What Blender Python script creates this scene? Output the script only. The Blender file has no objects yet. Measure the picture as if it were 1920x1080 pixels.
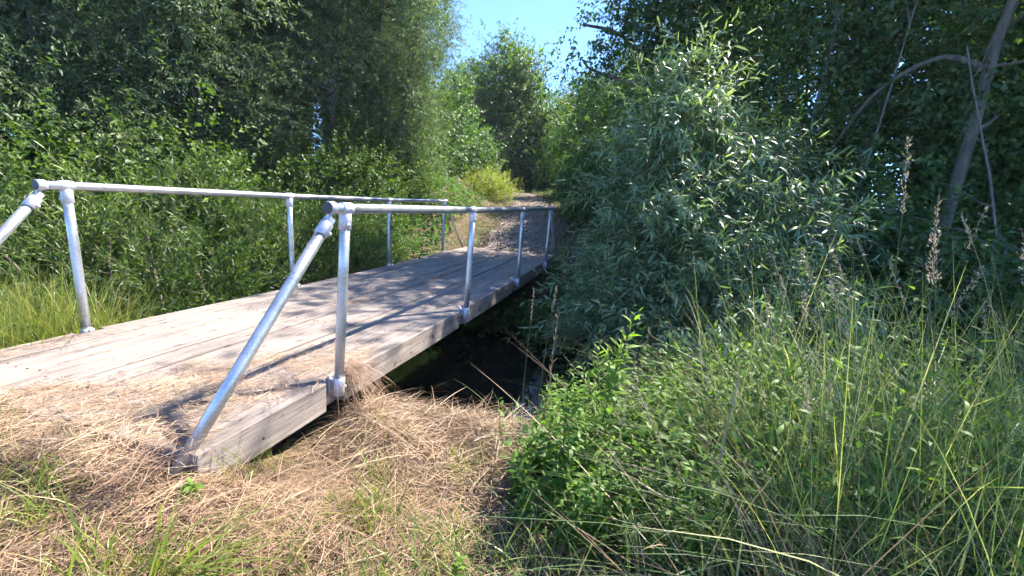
import bpy, bmesh, math, random
import numpy as np
from mathutils import Vector, Matrix

# ------------------------------------------------------------------ camera, sky, sun, exposure
SC = bpy.context.scene
COL = SC.collection
cam_data = bpy.data.cameras.new('camera')
cam = bpy.data.objects.new('camera', cam_data)
COL.objects.link(cam)
FW = Vector((-0.2508, 0.9489, -0.1918)).normalized()
RT = Vector((0.961, 0.268, 0.0707)).normalized()
UP = RT.cross(FW).normalized()
RT = FW.cross(UP).normalized()
M = Matrix.Identity(4)
for i in range(3):
    M[i][0] = RT[i]; M[i][1] = UP[i]; M[i][2] = -FW[i]
M[0][3], M[1][3], M[2][3] = 1.574, -2.185, 1.115
cam.matrix_world = M
cam_data.sensor_width = 36.0
cam_data.lens = 36.0 * 850.0 / 1920.0
cam_data.clip_start = 0.02
cam_data.clip_end = 2000.0
SC.camera = cam

SUN_AZ = math.radians(41.0)      # from +Y (ahead) towards +X (right)
SUN_EL = math.radians(51.0)
world = bpy.data.worlds.new('World')
SC.world = world
world.use_nodes = True
wn = world.node_tree
bg = wn.nodes['Background']
sky = wn.nodes.new('ShaderNodeTexSky')
sky.sky_type = 'NISHITA'
sky.sun_disc = False
sky.sun_elevation = SUN_EL
sky.sun_rotation = SUN_AZ
sky.air_density = 1.0
sky.altitude = 7000.0
sky.dust_density = 0.0
sky.ozone_density = 7.0
wn.links.new(sky.outputs[0], bg.inputs[0])
bg.inputs[1].default_value = 0.135
sun_d = bpy.data.lights.new('sun', 'SUN')
sun_d.energy = 3.1
sun_d.angle = math.radians(0.53)
sun_d.color = (1.0, 0.93, 0.82)
sun = bpy.data.objects.new('sun', sun_d)
COL.objects.link(sun)
SDIR = Vector((math.sin(SUN_AZ) * math.cos(SUN_EL), math.cos(SUN_AZ) * math.cos(SUN_EL), math.sin(SUN_EL)))
sun.rotation_euler = SDIR.to_track_quat('Z', 'Y').to_euler()
sun.location = (10, 12, 20)
SC.view_settings.view_transform = 'Standard'
SC.view_settings.look = 'None'
SC.view_settings.gamma = 1.0
SC.view_settings.exposure = 2.55
SC.render.engine = 'CYCLES'
cy = SC.cycles
cy.max_bounces = 6
cy.diffuse_bounces = 4
cy.glossy_bounces = 2
cy.transmission_bounces = 5
cy.volume_bounces = 0
cy.transparent_max_bounces = 4
cy.caustics_reflective = False
cy.caustics_refractive = False
cy.sample_clamp_indirect = 6.0
cy.adaptive_threshold = .03
cy.use_light_tree = False
cy.use_denoising = True
try:
    cy.denoiser = 'OPENIMAGEDENOISE'
    cy.denoising_input_passes = 'RGB_ALBEDO_NORMAL'
except Exception:
    pass

rng = np.random.default_rng(11)
random.seed(4)
U = lambda a, b, n=None: rng.uniform(a, b, n)

# ------------------------------------------------------------------ materials
def new_mat(name):
    m = bpy.data.materials.new(name)
    m.use_nodes = True
    nt = m.node_tree
    for n in list(nt.nodes):
        nt.nodes.remove(n)
    out = nt.nodes.new('ShaderNodeOutputMaterial')
    return m, nt, out

def ramp(nt, stops, src=None):
    r = nt.nodes.new('ShaderNodeValToRGB')
    e = r.color_ramp.elements
    while len(e) < len(stops):
        e.new(0.5)
    for k, (p, c) in enumerate(stops):
        e[k].position = p
        e[k].color = (c[0], c[1], c[2], 1)
    if src is not None:
        nt.links.new(src, r.inputs[0])
    return r

def leaf_mat(name, stops, trans=0.48, trans_tint=(1.3, 1.42, 0.48), rough=0.42, spec=0.45):
    """stops: colours over the per-leaf tone"""
    m, nt, out = new_mat(name)
    at = nt.nodes.new('ShaderNodeAttribute'); at.attribute_name = 'tone'
    r = ramp(nt, stops, at.outputs['Fac'])
    p = nt.nodes.new('ShaderNodeBsdfDiffuse')
    nt.links.new(r.outputs[0], p.inputs[0])
    t = nt.nodes.new('ShaderNodeBsdfTranslucent')
    mul = nt.nodes.new('ShaderNodeMix'); mul.data_type = 'RGBA'; mul.blend_type = 'MULTIPLY'
    mul.inputs[0].default_value = 1.0
    nt.links.new(r.outputs[0], mul.inputs[6])
    mul.inputs[7].default_value = (*trans_tint, 1)
    nt.links.new(mul.outputs[2], t.inputs[0])
    mx = nt.nodes.new('ShaderNodeMixShader')
    mx.inputs[0].default_value = trans
    nt.links.new(p.outputs[0], mx.inputs[1]); nt.links.new(t.outputs[0], mx.inputs[2])
    gl = nt.nodes.new('ShaderNodeBsdfGlossy'); gl.inputs['Roughness'].default_value = rough
    lw = nt.nodes.new('ShaderNodeLayerWeight'); lw.inputs[0].default_value = .22
    fr = nt.nodes.new('ShaderNodeMapRange'); fr.inputs['To Min'].default_value = .035 * spec; fr.inputs['To Max'].default_value = .38 * spec
    nt.links.new(lw.outputs['Facing'], fr.inputs[0])
    m2 = nt.nodes.new('ShaderNodeMixShader')
    nt.links.new(fr.outputs[0], m2.inputs[0]); nt.links.new(mx.outputs[0], m2.inputs[1]); nt.links.new(gl.outputs[0], m2.inputs[2])
    nt.links.new(m2.outputs[0], out.inputs[0])
    return m

MAT = {}
MAT['willow'] = leaf_mat('willow_leaf', [(0, (.066, .115, .052)), (.5, (.13, .19, .092)), (.85, (.22, .28, .155)), (1, (.37, .41, .29))], trans=.46, trans_tint=(1.15, 1.25, .6), rough=.5, spec=.35)
MAT['willow_bush'] = leaf_mat('sallow_leaf', [(0, (0.0970, 0.1643, 0.0690)), (.5, (0.1988, 0.2915, 0.1334)), (.85, (0.3201, 0.4134, 0.2300)), (1, (0.4850, 0.5724, 0.3772))], trans=.42, trans_tint=(1.25, 1.35, .5), rough=.42, spec=.8)
MAT['osier'] = leaf_mat('osier_leaf', [(0, (0.0388, 0.0827, 0.0176)), (.45, (0.0727, 0.1325, 0.0304)), (.8, (0.1455, 0.2173, 0.0560)), (1, (0.3298, 0.3922, 0.1520))], trans=.46)
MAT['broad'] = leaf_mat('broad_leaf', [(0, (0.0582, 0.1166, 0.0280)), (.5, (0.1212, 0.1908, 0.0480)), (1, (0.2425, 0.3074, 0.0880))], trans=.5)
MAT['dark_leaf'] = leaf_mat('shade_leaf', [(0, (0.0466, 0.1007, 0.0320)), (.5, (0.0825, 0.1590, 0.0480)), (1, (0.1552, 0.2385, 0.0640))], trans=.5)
MAT['hazel'] = leaf_mat('hazel_leaf', [(0, (0.0436, 0.0901, 0.0192)), (.5, (0.0825, 0.1484, 0.0288)), (1, (0.2037, 0.2756, 0.0560))], trans=.48, rough=.5, spec=.32)
MAT['nettle'] = leaf_mat('nettle_leaf', [(0, (0.0485, 0.1166, 0.0320)), (.5, (0.0873, 0.1802, 0.0480)), (1, (0.1455, 0.2438, 0.0640))], trans=.5, rough=.5, spec=.22)
MAT['weed'] = leaf_mat('weed_leaf', [(0, (0.0630, 0.1325, 0.0256)), (.5, (0.1212, 0.2173, 0.0400)), (1, (0.2134, 0.3180, 0.0640))], trans=.5, rough=.5, spec=.22)
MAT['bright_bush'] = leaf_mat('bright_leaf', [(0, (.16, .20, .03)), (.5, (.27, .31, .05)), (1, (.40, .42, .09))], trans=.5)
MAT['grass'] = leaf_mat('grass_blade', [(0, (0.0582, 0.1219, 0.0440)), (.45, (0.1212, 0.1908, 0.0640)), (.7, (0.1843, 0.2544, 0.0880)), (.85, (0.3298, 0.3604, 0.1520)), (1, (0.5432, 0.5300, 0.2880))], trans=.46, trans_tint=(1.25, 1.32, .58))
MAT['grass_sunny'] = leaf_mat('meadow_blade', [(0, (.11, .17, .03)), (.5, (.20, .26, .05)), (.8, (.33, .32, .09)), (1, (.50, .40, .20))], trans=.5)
MAT['straw'] = leaf_mat('straw_strand', [(0, (.15, .09, .06)), (.3, (.31, .20, .13)), (.65, (.48, .335, .215)), (1, (.66, .52, .37))], trans=.22, trans_tint=(1.05, 1.0, .85), rough=.5, spec=.35)
MAT['dry_grass'] = leaf_mat('dead_grass', [(0, (.13, .085, .055)), (.4, (.25, .17, .11)), (.75, (.38, .275, .18)), (1, (.54, .44, .31))], trans=.22, trans_tint=(1.05, 1.0, .8), rough=.5)
MAT['seed'] = leaf_mat('seed_head', [(0, (.26, .21, .16)), (.5, (.42, .35, .26)), (1, (.60, .53, .40))], trans=.3, trans_tint=(1.05, 1.0, .8))
MAT['chips'] = leaf_mat('wood_chip', [(0, (.08, .06, .055)), (.5, (.22, .175, .15)), (1, (.45, .38, .32))], trans=.02, rough=.8, spec=.2)
MAT['flower'] = leaf_mat('yellow_floret', [(0, (.5, .36, .03)), (1, (.7, .5, .05))], trans=.2, trans_tint=(1, 1, .5))

def bark_mat(name, a, b, scale=6):
    m, nt, out = new_mat(name)
    tc = nt.nodes.new('ShaderNodeTexCoord')
    mp = nt.nodes.new('ShaderNodeMapping'); mp.inputs['Scale'].default_value = (scale * 2.2, scale * 2.2, scale * .5)
    nt.links.new(tc.outputs['Object'], mp.inputs[0])
    n = nt.nodes.new('ShaderNodeTexNoise'); n.inputs['Scale'].default_value = 2.0; n.inputs['Detail'].default_value = 6
    nt.links.new(mp.outputs[0], n.inputs[0])
    r = ramp(nt, [(.3, a), (.7, b)], n.outputs[0])
    p = nt.nodes.new('ShaderNodeBsdfPrincipled'); p.inputs['Roughness'].default_value = .9
    p.inputs['Specular IOR Level'].default_value = .2
    nt.links.new(r.outputs[0], p.inputs['Base Color'])
    bp = nt.nodes.new('ShaderNodeBump'); bp.inputs['Strength'].default_value = .7; bp.inputs['Distance'].default_value = .03
    nt.links.new(n.outputs[0], bp.inputs['Height']); nt.links.new(bp.outputs[0], p.inputs['Normal'])
    nt.links.new(p.outputs[0], out.inputs[0])
    return m
MAT['bark'] = bark_mat('willow_bark', (.07, .055, .045), (.19, .16, .13))
MAT['bark_grey'] = bark_mat('smooth_bark', (.075, .07, .05), (.16, .15, .115), 4)
MAT['deadwood'] = bark_mat('dead_wood', (.10, .09, .075), (.22, .20, .17), 8)
MAT['twig'] = bark_mat('green_twig', (.07, .08, .035), (.15, .15, .07), 8)
MAT['dry_stem'] = bark_mat('dry_stem', (.30, .23, .14), (.45, .37, .24), 8)

def wood_mat():
    m, nt, out = new_mat('weathered_timber')
    tc = nt.nodes.new('ShaderNodeTexCoord')
    at = nt.nodes.new('ShaderNodeAttribute'); at.attribute_name = 'tone'
    sh = nt.nodes.new('ShaderNodeCombineXYZ')
    k = nt.nodes.new('ShaderNodeMath'); k.operation = 'MULTIPLY'; k.inputs[1].default_value = 37.0
    nt.links.new(at.outputs['Fac'], k.inputs[0]); nt.links.new(k.outputs[0], sh.inputs[1])
    add = nt.nodes.new('ShaderNodeVectorMath'); add.operation = 'ADD'
    nt.links.new(tc.outputs['Object'], add.inputs[0]); nt.links.new(sh.outputs[0], add.inputs[1])
    def noise(sc, scale, detail=5, rough=.6, dist=0):
        mp = nt.nodes.new('ShaderNodeMapping'); mp.inputs['Scale'].default_value = sc
        nt.links.new(add.outputs[0], mp.inputs[0])
        n = nt.nodes.new('ShaderNodeTexNoise')
        n.inputs['Scale'].default_value = scale; n.inputs['Detail'].default_value = detail
        n.inputs['Roughness'].default_value = rough; n.inputs['Distortion'].default_value = dist
        nt.links.new(mp.outputs[0], n.inputs[0])
        return n
    grain = noise((34, 1.1, 34), 1.0, 6, .7, .3)
    fine = noise((150, 4, 150), 1.0, 3, .6)
    blotch = noise((2.2, .9, 2.2), 1.3, 4, .6)
    speck = noise((26, 9, 26), 1.0, 2, .5)
    base = ramp(nt, [(.28, (.14, .118, .105)), (.42, (.255, .22, .198)), (.58, (.345, .30, .27)), (.75, (.41, .36, .325))], grain.outputs[0])
    f2 = ramp(nt, [(.3, (.62, .60, .58)), (.55, (1, 1, 1))], fine.outputs[0])
    b2 = ramp(nt, [(.28, (.70, .70, .74)), (.5, (.95, .93, .92)), (.72, (1.12, 1.06, 1.0))], blotch.outputs[0])
    s2 = ramp(nt, [(.30, (.45, .40, .36)), (.36, (1, 1, 1))], speck.outputs[0])
    def mul(a, b, f=1.0):
        x = nt.nodes.new('ShaderNodeMix'); x.data_type = 'RGBA'; x.blend_type = 'MULTIPLY'; x.inputs[0].default_value = f
        nt.links.new(a, x.inputs[6]); nt.links.new(b, x.inputs[7])
        return x.outputs[2]
    c = mul(mul(mul(base.outputs[0], f2.outputs[0], .8), b2.outputs[0]), s2.outputs[0], .8)
    p = nt.nodes.new('ShaderNodeBsdfPrincipled'); p.inputs['Roughness'].default_value = .78
    p.inputs['Specular IOR Level'].default_value = .3
    nt.links.new(c, p.inputs['Base Color'])
    ad = nt.nodes.new('ShaderNodeMath'); ad.operation = 'ADD'
    nt.links.new(grain.outputs[0], ad.inputs[0]); nt.links.new(fine.outputs[0], ad.inputs[1])
    bp = nt.nodes.new('ShaderNodeBump'); bp.inputs['Strength'].default_value = .45; bp.inputs['Distance'].default_value = .006
    nt.links.new(ad.outputs[0], bp.inputs['Height']); nt.links.new(bp.outputs[0], p.inputs['Normal'])
    nt.links.new(p.outputs[0], out.inputs[0])
    return m
MAT['wood'] = wood_mat()

def metal_mat(name, a, b, rough=.42, metallic=.85):
    m, nt, out = new_mat(name)
    tc = nt.nodes.new('ShaderNodeTexCoord')
    n = nt.nodes.new('ShaderNodeTexNoise'); n.inputs['Scale'].default_value = 110; n.inputs['Detail'].default_value = 5
    nt.links.new(tc.outputs['Object'], n.inputs[0])
    v = nt.nodes.new('ShaderNodeTexNoise'); v.inputs['Scale'].default_value = 9; v.inputs['Detail'].default_value = 3
    nt.links.new(tc.outputs['Object'], v.inputs[0])
    av = nt.nodes.new('ShaderNodeMath'); av.operation = 'ADD'
    nt.links.new(n.outputs[0], av.inputs[0]); nt.links.new(v.outputs[0], av.inputs[1])
    hv = nt.nodes.new('ShaderNodeMath'); hv.operation = 'MULTIPLY'; hv.inputs[1].default_value = .5
    nt.links.new(av.outputs[0], hv.inputs[0])
    r = ramp(nt, [(.40, a), (.50, tuple(.35 * x + .65 * y for x, y in zip(a, b))), (.60, b)], hv.outputs[0])
    p = nt.nodes.new('ShaderNodeBsdfPrincipled')
    p.inputs['Metallic'].default_value = metallic
    nt.links.new(r.outputs[0], p.inputs['Base Color'])
    rr = nt.nodes.new('ShaderNodeMapRange'); rr.inputs['To Min'].default_value = rough - .08; rr.inputs['To Max'].default_value = rough + .14
    nt.links.new(n.outputs[0], rr.inputs[0]); nt.links.new(rr.outputs[0], p.inputs['Roughness'])
    bp = nt.nodes.new('ShaderNodeBump'); bp.inputs['Strength'].default_value = .12; bp.inputs['Distance'].default_value = .003
    nt.links.new(n.outputs[0], bp.inputs['Height']); nt.links.new(bp.outputs[0], p.inputs['Normal'])
    nt.links.new(p.outputs[0], out.inputs[0])
    return m
MAT['galv'] = metal_mat('galvanised_steel', (.41, .43, .455), (.62, .63, .65), .37, .78)
MAT['cast'] = metal_mat('galvanised_casting', (.50, .50, .53), (.66, .66, .69), .5, .6)
MAT['bolt'] = metal_mat('rusty_bolt', (.06, .045, .04), (.14, .10, .08), .6, .5)

def plain(name, c, rough=.6):
    m, nt, out = new_mat(name)
    tc = nt.nodes.new('ShaderNodeTexCoord')
    n = nt.nodes.new('ShaderNodeTexNoise'); n.inputs['Scale'].default_value = 60
    nt.links.new(tc.outputs['Object'], n.inputs[0])
    r = ramp(nt, [(.3, tuple(x * .8 for x in c)), (.7, tuple(x * 1.2 for x in c))], n.outputs[0])
    p = nt.nodes.new('ShaderNodeBsdfPrincipled'); p.inputs['Roughness'].default_value = rough
    nt.links.new(r.outputs[0], p.inputs['Base Color']); nt.links.new(p.outputs[0], out.inputs[0])
    return m
MAT['plug'] = plain('black_plastic', (.035, .03, .033), .45)

def ground_mat():
    m, nt, out = new_mat('earth_and_litter')
    tc = nt.nodes.new('ShaderNodeTexCoord')
    def noise(s, d=6, r=.6):
        n = nt.nodes.new('ShaderNodeTexNoise'); n.inputs['Scale'].default_value = s
        n.inputs['Detail'].default_value = d; n.inputs['Roughness'].default_value = r
        nt.links.new(tc.outputs['Object'], n.inputs[0]); return n
    a = noise(18); b = noise(2.2, 4); c = noise(70, 3)
    base = ramp(nt, [(.3, (.055, .04, .028)), (.5, (.13, .09, .058)), (.7, (.24, .165, .10))], a.outputs[0])
    green = ramp(nt, [(.3, (.03, .04, .015)), (.7, (.07, .085, .03))], c.outputs[0])
    f = ramp(nt, [(.45, (0, 0, 0)), (.62, (.8, .8, .8))], b.outputs[0])
    mx = nt.nodes.new('ShaderNodeMix'); mx.data_type = 'RGBA'
    nt.links.new(f.outputs[0], mx.inputs[0]); nt.links.new(base.outputs[0], mx.inputs[6]); nt.links.new(green.outputs[0], mx.inputs[7])
    p = nt.nodes.new('ShaderNodeBsdfPrincipled'); p.inputs['Roughness'].default_value = .95
    p.inputs['Specular IOR Level'].default_value = .15
    nt.links.new(mx.outputs[2], p.inputs['Base Color'])
    bp = nt.nodes.new('ShaderNodeBump'); bp.inputs['Strength'].default_value = 1; bp.inputs['Distance'].default_value = .03
    nt.links.new(a.outputs[0], bp.inputs['Height']); nt.links.new(bp.outputs[0], p.inputs['Normal'])
    nt.links.new(p.outputs[0], out.inputs[0])
    return m
MAT['ground'] = ground_mat()

def path_mat():
    m, nt, out = new_mat('trodden_path')
    tc = nt.nodes.new('ShaderNodeTexCoord')
    def noise(s, d=6, r=.65):
        n = nt.nodes.new('ShaderNodeTexNoise'); n.inputs['Scale'].default_value = s
        n.inputs['Detail'].default_value = d; n.inputs['Roughness'].default_value = r
        nt.links.new(tc.outputs['Object'], n.inputs[0]); return n
    a = noise(22); b = noise(3)
    base = ramp(nt, [(.3, (.13, .105, .09)), (.5, (.28, .235, .205)), (.7, (.46, .40, .35))], a.outputs[0])
    f = ramp(nt, [(.35, (.75, .72, .70)), (.65, (1.1, 1.08, 1.05))], b.outputs[0])
    mx = nt.nodes.new('ShaderNodeMix'); mx.data_type = 'RGBA'; mx.blend_type = 'MULTIPLY'; mx.inputs[0].default_value = 1
    nt.links.new(base.outputs[0], mx.inputs[6]); nt.links.new(f.outputs[0], mx.inputs[7])
    p = nt.nodes.new('ShaderNodeBsdfPrincipled'); p.inputs['Roughness'].default_value = .95
    p.inputs['Specular IOR Level'].default_value = .15
    nt.links.new(mx.outputs[2], p.inputs['Base Color'])
    bp = nt.nodes.new('ShaderNodeBump'); bp.inputs['Strength'].default_value = 1; bp.inputs['Distance'].default_value = .025
    nt.links.new(a.outputs[0], bp.inputs['Height']); nt.links.new(bp.outputs[0], p.inputs['Normal'])
    nt.links.new(p.outputs[0], out.inputs[0])
    return m
MAT['path'] = path_mat()

def water_mat():
    m, nt, out = new_mat('dark_stream_water')
    tc = nt.nodes.new('ShaderNodeTexCoord')
    n = nt.nodes.new('ShaderNodeTexNoise'); n.inputs['Scale'].default_value = 5; n.inputs['Detail'].default_value = 3
    nt.links.new(tc.outputs['Object'], n.inputs[0])
    r = ramp(nt, [(.3, (.010, .012, .010)), (.7, (.022, .024, .018))], n.outputs[0])
    p = nt.nodes.new('ShaderNodeBsdfPrincipled'); p.inputs['Roughness'].default_value = .08
    p.inputs['IOR'].default_value = 1.33
    nt.links.new(r.outputs[0], p.inputs['Base Color'])
    bp = nt.nodes.new('ShaderNodeBump'); bp.inputs['Strength'].default_value = .12; bp.inputs['Distance'].default_value = .02
    nt.links.new(n.outputs[0], bp.inputs['Height']); nt.links.new(bp.outputs[0], p.inputs['Normal'])
    nt.links.new(p.outputs[0], out.inputs[0])
    return m
MAT['water'] = water_mat()

# ------------------------------------------------------------------ object helpers
def link(name, me, mat=None, parent=None, smooth=False):
    o = bpy.data.objects.new(name, me)
    COL.objects.link(o)
    if mat is not None and not me.materials:
        me.materials.append(MAT[mat])
    if parent is not None:
        o.parent = parent
    if smooth and len(me.polygons):
        me.polygons.foreach_set('use_smooth', np.ones(len(me.polygons), bool))
    return o

def tag(o, label, cat=None, group=None, kind=None):
    o['label'] = label
    if cat:
        o['category'] = cat
        if not kind: o['kind'] = 'thing'
    if group: o['group'] = group
    if kind: o['kind'] = kind
    return o

def empty(name, loc, label, cat, group=None):
    o = bpy.data.objects.new(name, None)
    o.empty_display_size = .2
    o.location = loc
    COL.objects.link(o)
    return tag(o, label, cat, group)

def mesh_np(name, V, F, tone=None):
    """V (n,3), F (m,k) numpy; tone per face"""
    me = bpy.data.meshes.new(name)
    V = np.ascontiguousarray(V, np.float32); F = np.ascontiguousarray(F, np.int32)
    me.vertices.add(len(V)); me.vertices.foreach_set('co', V.ravel())
    k = F.shape[1]
    me.loops.add(F.size); me.loops.foreach_set('vertex_index', F.ravel())
    me.polygons.add(len(F)); me.polygons.foreach_set('loop_start', np.arange(0, F.size, k, dtype=np.int32))
    if tone is not None:
        a = me.attributes.new('tone', 'FLOAT', 'FACE')
        a.data.foreach_set('value', np.clip(tone, 0, 1).astype(np.float32))
    me.update(calc_edges=True)
    return me

def nrm(v):
    return v / np.maximum(np.linalg.norm(v, axis=-1, keepdims=True), 1e-9)

class Tris:
    """collects triangle soups with a tone per face, to be linked as one mesh"""
    def __init__(s): s.V = []; s.F = []; s.T = []; s.n = 0
    def add(s, V, F, T):
        s.V.append(V.reshape(-1, 3)); s.F.append(F + s.n); s.T.append(T); s.n += len(s.V[-1])
    def mesh(s, name, origin=(0, 0, 0)):
        return mesh_np(name, np.concatenate(s.V) - np.array(origin), np.concatenate(s.F), np.concatenate(s.T))

def leaves(tr, P, T, N, l, w, tone, curl=.12, fine=False):
    """P,T,N (n,3): base, direction, normal of each leaf"""
    n = len(P)
    S = nrm(np.cross(T, N)); N = np.cross(S, T)
    l = np.broadcast_to(l, (n,))[:, None]; w = np.broadcast_to(w, (n,))[:, None]
    if not fine:
        V = np.stack([P, P + T * l * .42 - S * w * .5 + N * w * .18, P + T * l - N * l * curl, P + T * l * .42 + S * w * .5 + N * w * .18], 1)
        F = np.array([[0, 1, 2], [0, 2, 3]])
        idx = (np.arange(n)[:, None, None] * 4 + F[None]).reshape(-1, 3)
        tr.add(V, idx, np.repeat(tone, 2))
    else:
        c1, c2 = P + T * l * .30, P + T * l * .66 - N * l * curl * .35
        V = np.stack([P, c1 - S * w * .46 + N * w * .12, c1 + S * w * .46 + N * w * .12, c2 - S * w * .38 + N * w * .08, c2 + S * w * .38 + N * w * .08, P + T * l - N * l * curl], 1)
        F = np.array([[0, 2, 1], [1, 2, 4], [1, 4, 3], [3, 4, 5]])
        idx = (np.arange(n)[:, None, None] * 6 + F[None]).reshape(-1, 3)
        tr.add(V, idx, np.repeat(tone, 4))

def shoots(tr, O, D, L, k, ll, lw, ang=.7, bend=.15, wob=.1, tone=None, tvar=.35, droop=.15, curl=.12, fine=False, t0=.1, stem=None, sr=.004, taper=.45):
    """leafy shoots: n curves from O along D, k leaves on each"""
    n = len(O)
    L = np.broadcast_to(L, (n,)).astype(float)
    B = rng.normal(0, wob, (n, 3)); B[:, 2] -= bend
    t = np.linspace(t0, 1, k)[None] + U(-.4, .4, (n, k)) / k
    t = np.clip(t, 0.02, 1.0)
    s = (L[:, None] * t)[..., None]
    P = O[:, None] + D[:, None] * s + B[:, None] * s * s / np.maximum(L, .05)[:, None, None]
    tan = nrm(D[:, None] + 2 * B[:, None] * t[..., None])
    ref = nrm(rng.normal(0, 1, (n, 1, 3)))
    a = nrm(np.cross(tan, ref)); b = np.cross(tan, a)
    phi = (np.arange(k) * 2.399)[None] + U(0, 6.28, (n, 1)) + U(-.5, .5, (n, k))
    rad = a * np.cos(phi)[..., None] + b * np.sin(phi)[..., None]
    an = ang * U(.65, 1.3, (n, k))[..., None]
    T = tan * np.cos(an) + rad * np.sin(an)
    T[..., 2] -= droop * U(.3, 1.6, (n, k))
    T = nrm(T)
    Nn = nrm(tan * .8 + np.array([0, 0, .6]) + rng.normal(0, .45, (n, k, 3)))
    sz = (1 - taper * t ** 3) * U(.7, 1.2, (n, k))
    if tone is None: tone = U(.2, .7, n)
    tn = np.broadcast_to(np.asarray(tone), (n,))[:, None] + U(-tvar, tvar, (n, k))
    leaves(tr, P.reshape(-1, 3), T.reshape(-1, 3), Nn.reshape(-1, 3), (ll * sz).ravel(), (lw * sz).ravel(), tn.ravel(), curl, fine)
    if stem is not None:
        tt = np.array([0, .35, .7, 1.0])
        ss = (L[:, None] * tt[None])[..., None]
        C = O[:, None] + D[:, None] * ss + B[:, None] * ss * ss / np.maximum(L, .05)[:, None, None]
        tubes(stem, C, np.array([1, .8, .55, .25]) * sr, 3)

def tubes(tr, C, R, seg=5, tone=.5):
    """C (n,m,3) centre lines, R (m,) or (n,m) radii -> triangle tubes"""
    n, m, _ = C.shape
    R = np.broadcast_to(R, (n, m))
    tan = np.gradient(C, axis=1); tan = nrm(tan)
    ref = np.where(np.abs(tan[..., 2:3]) > .9, np.array([1., 0, 0]), np.array([0, 0, 1.]))
    a = nrm(np.cross(tan, ref)); b = np.cross(tan, a)
    ph = np.arange(seg) / seg * 2 * np.pi
    V = C[:, :, None] + R[:, :, None, None] * (a[:, :, None] * np.cos(ph)[None, None, :, None] + b[:, :, None] * np.sin(ph)[None, None, :, None])
    F = []
    for i in range(m - 1):
        for j in range(seg):
            p, q = i * seg + j, i * seg + (j + 1) % seg
            F += [[p, q, q + seg], [p, q + seg, p + seg]]
    F = np.array(F)
    idx = (np.arange(n)[:, None, None] * (m * seg) + F[None]).reshape(-1, 3)
    tr.add(V, idx, np.full(len(idx), tone))

def blades(tr, B, D, L, w, bend, segs=3, tone=None, face=None, gz=1.0):
    """grass blades: base B, unit direction D, length L, width w, bend = lateral curving vector (n,3) scaled by L"""
    n = len(B)
    L = np.broadcast_to(L, (n,)).astype(float)[:, None]; w = np.broadcast_to(w, (n,)).astype(float)[:, None]
    S = nrm(np.cross(D, bend + rng.normal(0, .3, (n, 3)))) if face is None else face
    rows = []
    for i in range(segs):
        t = i / segs
        c = B + D * L * t + bend * L * t * t
        ww = w * (.75 + .25 * math.sin(t * 3)) * (1 - t) ** .5 * .5
        rows += [c - S * ww, c + S * ww]
    rows.append(B + D * L + bend * L)
    V = np.stack(rows, 1)
    F = []
    for i in range(segs - 1):
        F += [[2 * i, 2 * i + 1, 2 * i + 3], [2 * i, 2 * i + 3, 2 * i + 2]]
    F.append([2 * segs - 2, 2 * segs - 1, 2 * segs])
    F = np.array(F)
    idx = (np.arange(n)[:, None, None] * (2 * segs + 1) + F[None]).reshape(-1, 3)
    if tone is None: tone = U(0, 1, n)
    tr.add(V, idx, np.repeat(tone, len(F)))

def sstep(a, b, x):
    t = np.clip((x - a) / (b - a), 0, 1)
    return t * t * (3 - 2 * t)

# ------------------------------------------------------------------ terrain
WATER_Z = -1.15
def pathx(y):
    return -1.05 - .0368 * np.maximum(y - 7.4, 0) ** 1.8
def yc(x):
    return 3.5 + .25 * np.sin(x * .35 + .4) + .02 * x
def vnoise(x, y):
    return (np.sin(x * 1.7 + 1.3 * np.sin(y * 1.1)) + np.sin(y * 2.3 + 1.7 * np.sin(x * .9 + 2)) + .5 * np.sin(x * 4.1 - y * 3.7) + .35 * np.sin(x * 8.3 + y * 7.1)) * .35
def gh(x, y):
    x = np.asarray(x, float); y = np.asarray(y, float)
    near = -.32 + .27 * np.exp(-((x + 1.0) / 1.9) ** 2) * sstep(-.25, -.92, y) - .06 * sstep(1, 4, x)
    yy = np.minimum(y, 24)
    far = -.10 + .20 * np.clip(yy - 7.3, 0, 2.5) + .115 * np.clip(yy - 9.8, 0, 8.5) + .02 * np.clip(yy - 18.3, 0, 6)
    dl = pathx(y) - x
    far = far + (.75 * sstep(1.1, 3.2, dl) + .22 * sstep(1.0, 2.4, -dl)) * sstep(7.2, 9.5, y)
    far = far - .25 * sstep(7.6, 6.2, y)
    base = np.where(y < yc(x), near, far)
    d = np.abs(y - yc(x))
    t = np.where(y < yc(x), sstep(1.95, 3.35, d), sstep(1.55, 2.95, d))
    bed = -1.6
    z = bed + (base - bed) * t
    return z + vnoise(x, y) * .025

def axis(lo, hi, a, b, fine, grow=1.18):
    v = list(np.arange(a, b + 1e-6, fine))
    s = fine
    while v[-1] < hi: s *= grow; v.append(v[-1] + s)
    s = fine
    while v[0] > lo: s *= grow; v.insert(0, v[0] - s)
    return np.array(v)
gx = axis(-300, 300, -5, 5, .1)
gy = axis(-200, 400, -3, 10, .09, 1.1)
X, Y = np.meshgrid(gx, gy)
Vg = np.stack([X, Y, gh(X, Y)], -1).reshape(-1, 3)
nx = len(gx)
ii, jj = np.meshgrid(np.arange(len(gy) - 1), np.arange(nx - 1), indexing='ij')
q = (ii * nx + jj).ravel()
Fg = np.stack([q, q + 1, q + 1 + nx, q + nx], 1)
g = link('ground', mesh_np('ground', Vg, Fg), 'ground', smooth=True)
tag(g, 'brown earth banks sloping down to the stream', kind='structure')

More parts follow.
